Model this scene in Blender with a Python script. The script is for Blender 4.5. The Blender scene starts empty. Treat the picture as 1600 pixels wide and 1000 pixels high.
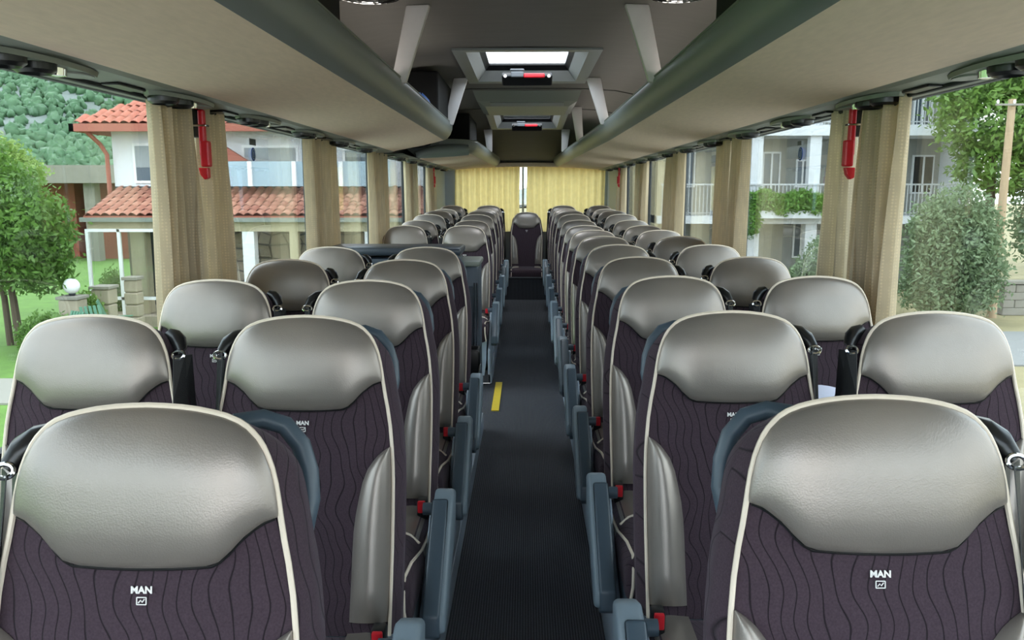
import bpy, bmesh, math, random
import numpy as np
from mathutils import Vector, Matrix

random.seed(7)
rng = np.random.default_rng(7)
scene = bpy.context.scene
C = scene.collection

# ------------------------------------------------------------------ camera
CAM_Z = 1.45                       # eye height above the aisle floor (metres)
F_PX = 1250.0                      # focal length in pixels of a 1600 px wide frame
PITCH = math.atan(202.0 / F_PX)
YAW = math.atan(23.0 / F_PX * math.cos(PITCH))
cd = bpy.data.cameras.new('camera'); cam = bpy.data.objects.new('camera', cd); C.objects.link(cam)
cam.location = (0, 0, CAM_Z); cam.rotation_euler = (math.pi / 2 - PITCH, 0, YAW)
cd.sensor_width = 36.0; cd.lens = 36.0 * F_PX / 1600.0; cd.clip_start = 0.05; cd.clip_end = 2000
scene.camera = cam
CAM_M = cam.rotation_euler.to_matrix()

# ------------------------------------------------------------------ sky: bright thin overcast
EXPOSURE = 2.82
world = bpy.data.worlds.new('overcast_sky'); scene.world = world; world.use_nodes = True
nt = world.node_tree; nt.nodes.clear()
wo = nt.nodes.new('ShaderNodeOutputWorld'); bg = nt.nodes.new('ShaderNodeBackground')
tc = nt.nodes.new('ShaderNodeTexCoord'); nz = nt.nodes.new('ShaderNodeTexNoise'); cr = nt.nodes.new('ShaderNodeValToRGB')
nz.inputs['Scale'].default_value = 3.5; nz.inputs['Detail'].default_value = 6
cr.color_ramp.elements[0].position = 0.36; cr.color_ramp.elements[0].color = (0.62, 0.78, 0.96, 1)
cr.color_ramp.elements[1].position = 0.62; cr.color_ramp.elements[1].color = (1.0, 1.0, 1.0, 1)
nt.links.new(tc.outputs['Generated'], nz.inputs['Vector']); nt.links.new(nz.outputs['Fac'], cr.inputs['Fac'])
nt.links.new(cr.outputs['Color'], bg.inputs['Color']); bg.inputs['Strength'].default_value = 1.0
nt.links.new(bg.outputs['Background'], wo.inputs['Surface'])
vs = scene.view_settings
vs.view_transform = 'Standard'; vs.look = 'None'; vs.gamma = 1.0; vs.use_curve_mapping = False; vs.exposure = EXPOSURE

# ------------------------------------------------------------------ helpers
def lin(c):
    return tuple(((v / 255) / 12.92 if v / 255 <= 0.04045 else ((v / 255 + 0.055) / 1.055) ** 2.4) for v in c)

def at(px, py, Y):
    """world point seen at a photograph pixel, at forward distance Y"""
    r = CAM_M @ Vector(((px - 800) / F_PX, -(py - 500) / F_PX, -1))
    t = Y / r.y
    return Vector((r.x * t, Y, CAM_Z + r.z * t))

class N:
    """tiny node-graph helper"""
    def __init__(self, name):
        self.m = bpy.data.materials.new(name); self.m.use_nodes = True
        self.t = self.m.node_tree; self.b = self.t.nodes['Principled BSDF']; self.o = self.t.nodes['Material Output']
    def n(self, typ, **kw):
        x = self.t.nodes.new('ShaderNode' + typ)
        for k, v in kw.items():
            if hasattr(x, k): setattr(x, k, v)
            else: x.inputs[k].default_value = v
        return x
    def l(self, a, b): self.t.links.new(a, b)
    def coord(self, scale=(1, 1, 1)):
        c = self.n('TexCoord'); mp = self.n('Mapping'); mp.inputs['Scale'].default_value = scale
        self.l(c.outputs['Object'], mp.inputs['Vector']); return mp.outputs['Vector']
    def math(self, op, a, b=None, clamp=False):
        x = self.n('Math', operation=op); x.use_clamp = clamp
        for i, v in enumerate((a, b)):
            if v is None: continue
            if isinstance(v, (int, float)): x.inputs[i].default_value = v
            else: self.l(v, x.inputs[i])
        return x.outputs[0]
    def mix(self, fac, a, b):
        x = self.n('Mix', data_type='RGBA')
        if isinstance(fac, (int, float)): x.inputs[0].default_value = fac
        else: self.l(fac, x.inputs[0])
        for i, v in ((6, a), (7, b)):
            if isinstance(v, tuple): x.inputs[i].default_value = (*v[:3], 1)
            else: self.l(v, x.inputs[i])
        return x.outputs[2]
    def bump(self, h, strength=0.3, dist=0.01):
        x = self.n('Bump'); x.inputs['Strength'].default_value = strength; x.inputs['Distance'].default_value = dist
        self.l(h, x.inputs['Height']); self.l(x.outputs['Normal'], self.b.inputs['Normal'])

def plain(name, rgb, rough=0.5, metal=0.0, var=0.12, scale=30, bump=0.0, stretch=(1, 1, 1), spec=0.5):
    """procedural material: one colour with a little noise in colour and relief"""
    g = N(name); v = g.coord(stretch); nz = g.n('TexNoise'); nz.inputs['Scale'].default_value = scale; nz.inputs['Detail'].default_value = 4
    g.l(v, nz.inputs['Vector'])
    c = lin(rgb)
    col = g.mix(nz.outputs['Fac'], tuple(x * (1 - var) for x in c), tuple(min(1, x * (1 + var)) for x in c))
    g.l(col, g.b.inputs['Base Color']); g.b.inputs['Roughness'].default_value = rough; g.b.inputs['Metallic'].default_value = metal
    g.b.inputs['Specular IOR Level'].default_value = spec
    if bump: g.bump(nz.outputs['Fac'], bump, 0.004)
    return g.m

def m_leather(name, rgb, rough, metal):
    g = N(name); c = lin(rgb)
    n1 = g.n('TexNoise'); n1.inputs['Scale'].default_value = 9; n1.inputs['Detail'].default_value = 3; g.l(g.coord(), n1.inputs['Vector'])
    n2 = g.n('TexVoronoi'); n2.inputs['Scale'].default_value = 420; g.l(g.coord(), n2.inputs['Vector'])
    g.l(g.mix(n1.outputs['Fac'], tuple(x * .86 for x in c), tuple(min(1, x * 1.12) for x in c)), g.b.inputs['Base Color'])
    g.b.inputs['Roughness'].default_value = rough; g.b.inputs['Metallic'].default_value = metal
    g.bump(n2.outputs['Distance'], 0.12, 0.001)
    return g.m

def m_fabric(name):
    """aubergine moquette with wavy dark vertical lines"""
    g = N(name); c = g.n('TexCoord'); sp = g.n('SeparateXYZ'); g.l(c.outputs['Object'], sp.inputs[0])
    mp = g.n('Mapping'); mp.inputs['Scale'].default_value = (9, 2, 13); g.l(c.outputs['Object'], mp.inputs['Vector'])
    nz = g.n('TexNoise'); nz.inputs['Scale'].default_value = 1.0; nz.inputs['Detail'].default_value = 0.0; g.l(mp.outputs['Vector'], nz.inputs['Vector'])
    xs = g.math('ADD', sp.outputs['X'], g.math('MULTIPLY', g.math('SUBTRACT', nz.outputs['Fac'], 0.5), 0.062))
    yy = g.math('MULTIPLY', sp.outputs['Y'], 0.55)
    fr = g.math('FRACT', g.math('MULTIPLY', g.math('ADD', xs, yy), 48.0))
    dist = g.math('ABSOLUTE', g.math('SUBTRACT', fr, 0.5))
    line = g.math('SUBTRACT', 1.0, g.math('MULTIPLY', dist, 13.0), True)
    sm = g.n('TexNoise'); sm.inputs['Scale'].default_value = 350; g.l(c.outputs['Object'], sm.inputs['Vector'])
    base = g.mix(sm.outputs['Fac'], lin((46, 36, 43)), lin((76, 62, 71)))
    g.l(g.mix(line, base, lin((20, 15, 20))), g.b.inputs['Base Color'])
    g.b.inputs['Roughness'].default_value = 0.92; g.b.inputs['Specular IOR Level'].default_value = 0.2
    g.b.inputs['Sheen Weight'].default_value = 0.15; g.b.inputs['Sheen Tint'].default_value = (.8, .7, .8, 1)
    g.bump(g.math('ADD', g.math('MULTIPLY', line, -1.0), g.math('MULTIPLY', sm.outputs['Fac'], .4)), 0.35, 0.003)
    return g.m

def m_carpet(name, rgb, ribs=True):
    g = N(name); c = lin(rgb); v = g.coord()
    nz = g.n('TexNoise'); nz.inputs['Scale'].default_value = 260; nz.inputs['Detail'].default_value = 3; g.l(v, nz.inputs['Vector'])
    wv = g.n('TexWave'); wv.inputs['Scale'].default_value = 34; wv.inputs['Distortion'].default_value = 1.0; wv.inputs['Detail Scale'].default_value = 8; g.l(v, wv.inputs['Vector'])
    f = g.math('MULTIPLY', nz.outputs['Fac'], wv.outputs['Fac']) if ribs else nz.outputs['Fac']
    g.l(g.mix(f, tuple(x * .45 for x in c), tuple(x * 1.9 for x in c)), g.b.inputs['Base Color'])
    g.b.inputs['Roughness'].default_value = 0.95; g.b.inputs['Specular IOR Level'].default_value = 0.25
    g.bump(f, 0.6, 0.006)
    return g.m

def m_cloth(name, rgb, transl, dots=True):
    """curtain weave that lets some daylight through"""
    g = N(name); c = lin(rgb); v = g.coord()
    vo = g.n('TexVoronoi'); vo.inputs['Scale'].default_value = 95; vo.inputs['Randomness'].default_value = 0.15; g.l(v, vo.inputs['Vector'])
    nz = g.n('TexNoise'); nz.inputs['Scale'].default_value = 14; g.l(v, nz.inputs['Vector'])
    d = g.math('SUBTRACT', 1.0, g.math('MULTIPLY', vo.outputs['Distance'], 2.2), True)
    col = g.mix(g.math('MULTIPLY', d, 0.6 if dots else 0.1), g.mix(nz.outputs['Fac'], tuple(x * .8 for x in c), c), tuple(min(1, x * 1.35) for x in c))
    g.l(col, g.b.inputs['Base Color']); g.b.inputs['Roughness'].default_value = 0.9; g.b.inputs['Specular IOR Level'].default_value = 0.2
    tr = g.n('BsdfTranslucent'); g.l(col, tr.inputs['Color']); mx = g.n('MixShader'); mx.inputs[0].default_value = transl
    g.l(g.b.outputs[0], mx.inputs[1]); g.l(tr.outputs[0], mx.inputs[2]); g.l(mx.outputs[0], g.o.inputs['Surface'])
    g.bump(d, 0.3, 0.002)
    return g.m

def m_glass(name, tint, refl=1.0):
    """thin pane: clear tinted pass-through plus a Fresnel mirror reflection"""
    g = N(name); tr = g.n('BsdfTransparent'); gl = g.n('BsdfGlossy'); lw = g.n('LayerWeight'); mx = g.n('MixShader')
    nz = g.n('TexNoise'); nz.inputs['Scale'].default_value = 1.5; g.l(g.coord(), nz.inputs['Vector'])
    g.l(g.mix(nz.outputs['Fac'], tuple(x * .97 for x in tint), tint), tr.inputs['Color'])
    gl.inputs['Roughness'].default_value = 0.0; gl.inputs['Color'].default_value = (.9, .95, .95, 1)
    f5 = g.math('ADD', g.math('MULTIPLY', g.math('POWER', lw.outputs['Facing'], 5.0), .96), .04)
    g.l(g.math('MULTIPLY', f5, refl, True), mx.inputs[0]); g.l(tr.outputs[0], mx.inputs[1]); g.l(gl.outputs[0], mx.inputs[2]); g.l(mx.outputs[0], g.o.inputs['Surface'])
    return g.m

def m_leaf(name, dark, light, transl=0.35, scale=1.3):
    g = N(name); v = g.coord()
    n1 = g.n('TexNoise'); n1.inputs['Scale'].default_value = scale; n1.inputs['Detail'].default_value = 2; g.l(v, n1.inputs['Vector'])
    n2 = g.n('TexNoise'); n2.inputs['Scale'].default_value = 14; g.l(v, n2.inputs['Vector'])
    f = g.math('ADD', g.math('MULTIPLY', n1.outputs['Fac'], .6), g.math('MULTIPLY', n2.outputs['Fac'], .5), True)
    col = g.mix(f, lin(dark), lin(light))
    g.l(col, g.b.inputs['Base Color']); g.b.inputs['Roughness'].default_value = 0.55
    tr = g.n('BsdfTranslucent'); g.l(col, tr.inputs['Color']); mx = g.n('MixShader'); mx.inputs[0].default_value = transl
    g.l(g.b.outputs[0], mx.inputs[1]); g.l(tr.outputs[0], mx.inputs[2]); g.l(mx.outputs[0], g.o.inputs['Surface'])
    return g.m

M = {}
def dim(rgb, k=.6):               # outdoor paints, stone and leaves: darkened to offset the interior exposure
    return tuple(255 * (((v / 255) ** 2.2 * k) ** (1 / 2.2)) for v in rgb)
M['silver'] = m_leather('silver_leather', (147, 139, 132), 0.36, 0.5)
M['fabric'] = m_fabric('patterned_moquette')
M['piping'] = plain('cream_piping', (228, 214, 196), 0.5)
M['arm'] = plain('blue_grey_plastic', (122, 137, 148), 0.42, var=.05)
M['arm_dark'] = plain('dark_blue_grey_plastic', (72, 86, 98), 0.4, var=.05)
M['base'] = plain('light_grey_plastic', (165, 178, 192), 0.5, var=.05)
M['black'] = plain('black_plastic', (22, 23, 25), 0.3, var=.1)
M['blackmatt'] = plain('black_matt', (7, 7, 8), 0.85, var=.1)
M['chrome'] = plain('chrome', (215, 215, 215), 0.12, 1.0, var=.02)
M['red'] = plain('red_plastic', (205, 28, 42), 0.35, var=.05)
M['strap'] = plain('black_webbing', (20, 20, 22), 0.55, scale=400, bump=.2)
M['emblem'] = plain('pale_embroidery', (235, 232, 230), 0.6)
M['carpet'] = m_carpet('charcoal_ribbed_carpet', (84, 86, 92))
M['tan'] = plain('tan_felt', (242, 219, 200), 0.9, var=.10, scale=26, stretch=(3, .6, 3), bump=.05, spec=.2)
M['lip'] = plain('grey_padded_vinyl', (128, 135, 134), 0.4, var=.05, scale=6)
M['liner'] = plain('rack_liner', (86, 86, 84), 0.9)
M['service'] = plain('grey_green_plastic', (128, 134, 126), 0.45, var=.04)
M['ceil'] = plain('grey_felt_ceiling', (112, 109, 105), 0.85, var=.10, scale=8, stretch=(.5, 2.5, 1), spec=.25)
M['strut'] = plain('pale_grey_strut', (226, 221, 221), 0.5, var=.04)
M['wallp'] = plain('grey_wall_carpet', (95, 96, 98), 0.95, scale=120)
M['pillar'] = plain('pale_blue_grey_panel', (178, 192, 206), 0.45, var=.04)
M['darkframe'] = plain('dark_window_rubber', (38, 42, 46), 0.6)
M['curtain'] = m_cloth('beige_curtain', (222, 206, 176), 0.35)
M['sheer'] = m_cloth('pale_curtain', (226, 216, 192), 0.45)
M['yellow_cur'] = m_cloth('yellow_rear_curtain', (248, 226, 158), 0.62, dots=False)
M['glass'] = m_glass('tinted_window_glass', (.735, .765, .755))
M['clear'] = m_glass('clear_glass', (.95, .97, .97))
M['console'] = plain('console_plastic', (70, 80, 92), 0.4, var=.05)
M['console_top'] = plain('console_top', (58, 66, 76), 0.35, var=.05)
M['yellow'] = plain('yellow_warning_strip', (232, 204, 40), 0.5)
M['white'] = plain('white_plastic', (232, 232, 232), 0.45, var=.03)
M['paper'] = plain('white_paper', (224, 226, 245), 0.8, var=.02)
M['blue'] = plain('blue_nylon', (38, 96, 176), 0.6)
M['sticker_blue'] = plain('blue_sticker', (30, 66, 140), 0.5)
M['sticker_grey'] = plain('grey_sticker', (96, 100, 104), 0.5)
M['hatchgrey'] = plain('hatch_grey', (150, 152, 150), 0.5, var=.04)
# outdoors
M['stucco'] = plain('white_stucco', dim((238, 240, 244), .8), 0.9, var=.03)
M['cream'] = plain('cream_stucco', dim((222, 208, 172)), 0.9, var=.04)
M['greyst'] = plain('grey_stucco', dim((190, 190, 184)), 0.9, var=.05)
M['tile'] = plain('terracotta_tile', dim((206, 120, 96)), 0.85, var=.35, scale=5)
_g = N('terracotta_roof_tile'); _oi = _g.n('ObjectInfo'); _nz = _g.n('TexNoise'); _nz.inputs['Scale'].default_value = 6; _g.l(_g.coord(), _nz.inputs['Vector'])
_f = _g.math('ADD', _g.math('MULTIPLY', _oi.outputs['Random'], .65), _g.math('MULTIPLY', _nz.outputs['Fac'], .35), True)
_g.l(_g.mix(_f, lin(dim((168, 92, 74))), lin(dim((232, 168, 140)))), _g.b.inputs['Base Color']); _g.b.inputs['Roughness'].default_value = .85; M['tile_single'] = _g.m
M['fascia'] = plain('salmon_fascia', dim((196, 112, 92)), 0.7, var=.05)
M['concrete'] = plain('weathered_concrete', dim((170, 164, 152)), 0.95, var=.2, scale=3)
M['stone'] = plain('beige_stone', dim((198, 184, 160)), 0.9, var=.28, scale=4, bump=.2)
M['mortar'] = plain('grey_mortar', dim((128, 122, 110)), 0.95)
M['rust'] = plain('rusty_brick', dim((178, 98, 78)), 0.9, var=.3, scale=3)
M['dark'] = plain('dark_interior', dim((40, 42, 44)), 0.8)
M['shutter'] = plain('grey_shutter', dim((190, 198, 200)), 0.6, var=.04)
M['pane'] = plain('far_window_pane', dim((92, 106, 118)), 0.1, var=.1)
M['bluepanel'] = plain('pale_blue_balcony_panel', dim((196, 222, 238)), 0.35, var=.03)
M['railing'] = plain('white_railing', dim((236, 238, 240)), 0.5, var=.02)
M['wood'] = plain('weathered_pole', dim((214, 184, 148)), 0.9, var=.2, scale=4, stretch=dim((8, 8, 1)))
M['bark'] = plain('grey_bark', dim((104, 88, 72)), 0.95, var=.3, scale=8)
M['greenwood'] = plain('green_painted_wood', dim((92, 150, 120)), 0.6)
M['grass'] = plain('lawn_grass', dim((112, 156, 62)), 0.95, var=.45, scale=2.5, bump=.3)
M['drygrass'] = plain('dry_grass_gravel', dim((176, 164, 122)), 0.95, var=.35, scale=2.0, bump=.3)
M['asphalt'] = plain('pale_asphalt', dim((158, 158, 156)), 0.9, var=.08, scale=6)
M['path'] = plain('paved_path', dim((176, 172, 160)), 0.9, var=.1)
M['leaf_a'] = m_leaf('leaf_mid_green', dim((44, 92, 30)), dim((150, 198, 84)))
M['leaf_b'] = m_leaf('leaf_olive_green', dim((88, 118, 78)), dim((182, 206, 156)))
M['leaf_c'] = m_leaf('leaf_fresh_green', dim((66, 120, 40)), dim((172, 212, 100)))
M['leaf_d'] = m_leaf('leaf_bright_hedge', dim((70, 140, 34)), dim((162, 220, 88)))
M['forest'] = m_leaf('far_forest', dim((44, 92, 58)), dim((112, 160, 108)), .1, scale=.04)
M['rock'] = plain('pale_limestone', dim((148, 160, 154), .5), 0.95, var=.3, scale=.06)

class MB:
    """collects geometry for ONE mesh object"""
    def __init__(self): self.v = []; self.f = []
    def add(self, vs, fs):
        o = len(self.v); self.v += [tuple(p) for p in vs]; self.f += [tuple(i + o for i in f) for f in fs]; return self
    def box(self, a, b):
        (x0, y0, z0), (x1, y1, z1) = a, b
        return self.add([(x0, y0, z0), (x1, y0, z0), (x1, y1, z0), (x0, y1, z0), (x0, y0, z1), (x1, y0, z1), (x1, y1, z1), (x0, y1, z1)],
                        [(3, 2, 1, 0), (4, 5, 6, 7), (0, 1, 5, 4), (1, 2, 6, 5), (2, 3, 7, 6), (3, 0, 4, 7)])
    def grid(self, rows):
        n = len(rows[0]); vs = [p for r in rows for p in r]
        return self.add(vs, [(i * n + j, i * n + j + 1, (i + 1) * n + j + 1, (i + 1) * n + j) for i in range(len(rows) - 1) for j in range(n - 1)])
    def loft(self, rings, cap=True):
        n = len(rings[0]); vs = [p for r in rings for p in r]
        fs = [(i * n + j, i * n + (j + 1) % n, (i + 1) * n + (j + 1) % n, (i + 1) * n + j) for i in range(len(rings) - 1) for j in range(n)]
        if cap: fs += [tuple(range(n - 1, -1, -1)), tuple(range((len(rings) - 1) * n, len(rings) * n))]
        return self.add(vs, fs)
    def prism(self, poly, axis, a, b):
        """polygon in the two other axes, extruded along axis from a to b"""
        def P(p, t):
            if axis == 'x': return (t, p[0], p[1])
            if axis == 'y': return (p[0], t, p[1])
            return (p[0], p[1], t)
        return self.loft([[P(p, a) for p in poly], [P(p, b) for p in poly]])
    def tube(self, pts, r, n=8, cap=True, flat=1.0):
        pts = [Vector(p) for p in pts]; rings = []; ref = None
        for i, p in enumerate(pts):
            t = (pts[min(i + 1, len(pts) - 1)] - pts[max(i - 1, 0)]).normalized()
            if ref is None:
                ref = Vector((0, 0, 1)) if abs(t.z) < .9 else Vector((1, 0, 0))
            u = (ref - t * ref.dot(t)).normalized(); w = t.cross(u); ref = u
            rr = r[i] if isinstance(r, (list, tuple)) else r
            rings.append([tuple(p + u * (math.cos(k * 2 * math.pi / n) * rr) + w * (math.sin(k * 2 * math.pi / n) * rr * flat)) for k in range(n)])
        return self.loft(rings, cap)
    def lathe(self, prof, c=(0, 0, 0), n=20, axis='z', cap=True):
        rings = []
        for r, h in prof:
            ring = []
            for k in range(n):
                a = 2 * math.pi * k / n; x, y = r * math.cos(a), r * math.sin(a)
                q = (x, y, h) if axis == 'z' else ((h, x, y) if axis == 'x' else (x, h, y))
                ring.append((c[0] + q[0], c[1] + q[1], c[2] + q[2]))
            rings.append(ring)
        return self.loft(rings, cap)
    def rbox(self, size, c=(0, 0, 0), r=.01, seg=2, rot=None):
        bm = bmesh.new(); bmesh.ops.create_cube(bm, size=1.0)
        for v in bm.verts: v.co = Vector((v.co.x * size[0], v.co.y * size[1], v.co.z * size[2]))
        bmesh.ops.bevel(bm, geom=bm.edges[:], offset=min(r, min(size) * .49), segments=seg, profile=.5, affect='EDGES')
        bm.verts.index_update()
        vs = []
        for v in bm.verts:
            p = v.co.copy()
            if rot: p = rot @ p
            vs.append(p + Vector(c))
        fs = [[v.index for v in f.verts] for f in bm.faces]; bm.free()
        return self.add(vs, fs)
    def bprism(self, poly, axis, a, b, r=.006, seg=2):
        """bevelled prism"""
        t = MB().prism(poly, axis, a, b); bm = bmesh.new(); vv = [bm.verts.new(p) for p in t.v]
        for f in t.f: bm.faces.new([vv[i] for i in f])
        bmesh.ops.recalc_face_normals(bm, faces=bm.faces[:])
        bmesh.ops.bevel(bm, geom=bm.edges[:], offset=r, segments=seg, profile=.5, affect='EDGES'); bm.verts.index_update()
        self.add([v.co.copy() for v in bm.verts], [[v.index for v in f.verts] for f in bm.faces]); bm.free(); return self
    def build(self, name, m, parent=None, smooth=False, loc=None):
        me = bpy.data.meshes.new(name); me.from_pydata(self.v, [], self.f)
        bm = bmesh.new(); bm.from_mesh(me); bmesh.ops.remove_doubles(bm, verts=bm.verts[:], dist=1e-6)
        bmesh.ops.recalc_face_normals(bm, faces=bm.faces[:]); bm.to_mesh(me); bm.free()
        me.materials.append(M[m] if isinstance(m, str) else m)
        if smooth:
            me.polygons.foreach_set('use_smooth', [True] * len(me.polygons))
            try: me.set_sharp_from_angle(angle=math.radians(42))
            except Exception: pass
        o = bpy.data.objects.new(name, me); C.objects.link(o)
        if parent: o.parent = parent
        if loc: o.location = loc
        return o

def empty(name, loc=(0, 0, 0), parent=None):
    o = bpy.data.objects.new(name, None); C.objects.link(o); o.location = loc; o.empty_display_size = .1
    if parent: o.parent = parent
    return o

def tag(o, label, cat=None, group=None, kind=None):
    o['label'] = label
    if cat: o['category'] = cat
    if group: o['group'] = group
    if kind: o['kind'] = kind
    return o

KIDS = {}
def copy_tree(o, parent=None):
    c = o.copy(); C.objects.link(c); c.parent = parent
    for ch in o.children: copy_tree(ch, c)
    return c

ORD = ['', 'first', 'second', 'third', 'fourth', 'fifth', 'sixth', 'seventh', 'eighth', 'ninth', 'tenth', 'eleventh', 'twelfth', 'thirteenth']

# ================================================================== BUS SHELL
XL, XR = -1.225, 1.21               # inner faces of the side walls
YF, YR = -1.7, 12.05               # windscreen and rear wall
U = lambda u: CAM_Z + u            # height above the eye level
SILL, WTOP = U(-.64), U(.292)

def rear_rise(y):                  # seats at the back stand slightly higher
    t = max(0, min(1, (y - 6.4) / 2.2)); return .06 * t * t * (3 - 2 * t)

# floor: aisle carpet, ramping up towards the back
prof = [(YF, 0), (6.4, 0), (9.25, .16), (YR, .16)]
b = MB(); b.grid([[(-.275, y, z), (.275, y, z)] for y, z in prof]); b.grid([[(-.275, y, z - .04), (.275, y, z - .04)] for y, z in prof])
floor = b.build('floor', 'carpet'); tag(floor, 'charcoal ribbed carpet running down the aisle between the seats', 'floor', kind='structure')
for s in (-1, 1):
    X1 = XL if s < 0 else XR
    b = MB()
    for (y0, y1) in (((YF, 4.75), (5.95, YR)) if s < 0 else ((YF, YR),)):
        ys = [y0] + [y for y in (6.4, 7.0, 7.6, 8.2, 8.6) if y0 < y < y1] + [y1]
        b.loft([[(s * .275, y, .0), (s * .275, y, .1 + rear_rise(y)), (X1, y, .1 + rear_rise(y)), (X1, y, .0)] for y in ys])
    p = b.build('seat_platform', 'wallp', floor)
    b = MB()
    for (y0, y1) in (((YF, 4.75), (5.95, 9.2)) if s < 0 else ((YF, 9.2),)):
        ys = [y0] + [y for y in (6.4, 7.0, 7.6, 8.2, 8.6) if y0 < y < y1] + [y1]
        b.loft([[(s * .262, y, max(0, (y - 6.4) * .056)), (s * .262, y, .105 + rear_rise(y)), (s * .285, y, .108 + rear_rise(y)), (s * .285, y, 0.)] for y in ys])
    p = b.build('platform_edge', 'base', floor); p['label'] = 'pale grey edge strip of the seat platform'
# entrance stairwell of the middle door
b = MB()
for k in range(3):
    b.box((XL, 4.75, -.25 * (k + 1) - .04), (-.275 - k * .3, 5.95, -.25 * k - .04 if k else -.002))
b.build('stair_flight', 'carpet', floor)
# steps up to the rear bench
b = MB().box((-.262, 9.5, .16), (.262, 9.9, .42)); b.build('rear_step', 'carpet', floor)
b = MB().box((-.262, 9.494, .405), (.262, 9.51, .424)); b.build('step_nosing', 'darkframe', floor)
b = MB().box((-.262, 9.9, .16), (.262, 10.6, .50)); b.build('bench_plinth', 'carpet', floor)

o = MB().box((-.232, 5.16, .0005), (-.182, 5.96, .006)).build('warning_strip', 'yellow')
tag(o, 'yellow warning strip on the aisle floor at the middle stairwell', 'floor strip')

# side walls below and above the windows
PILL = [-.55, .95, 2.76, 4.6, 6.4, 8.2, 9.95]
for s, nm in ((-1, 'left'), (1, 'right')):
    X = XL if s < 0 else XR
    w = MB()
    for (ya, yb) in (((YF, 4.8), (5.9, YR)) if s < 0 else ((YF, YR),)): w.box((X, ya, -.9), (X + s * .06, yb, SILL))
    w = w.build('wall_' + nm, 'wallp')
    tag(w, ('grey lower side wall on the tiled-roof house side' if s < 0 else 'grey lower side wall on the balcony building side'), 'wall', kind='structure')
    MB().box((X, YF, WTOP), (X + s * .06, YR, U(.46))).build('header_panel', 'wallp', w)
    for (ya, yb) in (((YF, 4.8), (5.9, YR)) if s < 0 else ((YF, YR),)): MB().box((X - s * .03, ya, SILL - .03), (X, yb, SILL)).build('window_ledge', 'wallp', w)
    for y in PILL[2:]:
        MB().rbox((.05, .085, WTOP - SILL), (X + s * .015, y, (SILL + WTOP) / 2), .012).build('pillar', 'darkframe', w)
    q = MB().box((X - s * .012, 10.55, SILL), (X + s * .06, YR, WTOP)).build('rear_side_panel', 'pillar', w); q['label'] = 'pale blue grey panel beside the rear window'
    for k in range(7):
        y0 = PILL[k - 1] + .04 if k else YF
        y1 = PILL[k] - .04
        if k == 0: y0 = YF + .05
        n = k + 1 + (7 if s > 0 else 0)
        g = MB().box((X + s * .035, y0 - .05, SILL), (X + s * .041, y1 + .05, WTOP)).build('window_%d' % n, 'glass')
        tag(g, 'tinted side window pane, %s from the windscreen on the %s side' % (ORD[k + 1], 'tiled-roof house' if s < 0 else 'balcony building'), 'window', kind='structure')
        MB().box((X + s * .02, y0 - .05, SILL), (X + s * .05, y1 + .05, SILL + .025)).build('window_seal', 'darkframe', g)
    g = MB().box((X + s * .035, 10.0, SILL), (X + s * .041, 10.57, WTOP)).build('window_%d' % (15 if s < 0 else 16), 'glass')
    tag(g, 'narrow last side window before the rear corner on the %s side' % ('tiled-roof house' if s < 0 else 'balcony building'), 'window', kind='structure')

dr = MB().box((XL - .04, 4.86, -.8), (XL - .034, 5.84, SILL)).build('door_1', 'clear'); tag(dr, 'glazed middle passenger door beside the stairwell', 'door', kind='structure')
MB().box((XL - .06, 4.8, -.9), (XL - .01, 4.87, SILL)).box((XL - .06, 5.83, -.9), (XL - .01, 5.9, SILL)).box((XL - .06, 4.8, -.9), (XL - .01, 5.9, -.78)).box((XL - .055, 4.8, SILL - .06), (XL - .015, 5.9, SILL)).build('door_frame', 'darkframe', dr)
# ceiling: shallow vault, dropping at the rear
def ceil_prof(y):
    d = 0 if y < 9 else (y - 9) / 2.0 * .12 if y < 11 else .12 + (y - 11) / 1.05 * .30
    pts = [(-1.21, .40), (-1.19, .53), (-1.08, .66), (-.9, .745), (-.7, .785), (-.45, .80), (0, .805), (.45, .80), (.7, .785), (.9, .745), (1.08, .66), (1.18, .53), (1.20, .40)]
    return [(x, y, U(max(.36, u - d))) for x, u in pts]
ys = [YF, 0, 2, 3.4, 4.78, 6.1, 7, 8.6, 9, 9.9, 11, 11.5, YR]
H1 = (4.78, 6.1, .36); H2 = (8.6, 9.9, .36)
b = MB()
for i in range(len(ys) - 1):
    a0, a1 = ceil_prof(ys[i]), ceil_prof(ys[i + 1]); hole = (ys[i], ys[i + 1]) in ((4.78, 6.1), (8.6, 9.0), (9.0, 9.9))
    for j in range(len(a0) - 1):
        if hole and j in (5, 6):
            s = -1 if j == 5 else 1; e = .36
            o0, o1 = (a0[5], a1[5]) if s < 0 else (a0[7], a1[7])
            i0 = (s * e, ys[i], a0[6][2]); i1 = (s * e, ys[i + 1], a1[6][2]); b.add([o0, i0, i1, o1], [(0, 1, 2, 3)])
        else:
            b.add([a0[j], a0[j + 1], a1[j + 1], a1[j]], [(0, 1, 2, 3)])
ceil = b.build('ceiling', 'ceil', smooth=True); tag(ceil, 'grey felt vaulted ceiling of the coach', 'ceiling', kind='structure')
for y in (3.42, 6.55, 8.1):        # seams between ceiling panels
    MB().tube([(x, y, U(u - .002)) for x, u in ((-.9, .743), (-.7, .783), (-.45, .798), (0, .803), (.45, .798), (.7, .783), (.9, .743))], .004, 6).build('panel_seam', 'liner', ceil)
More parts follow.
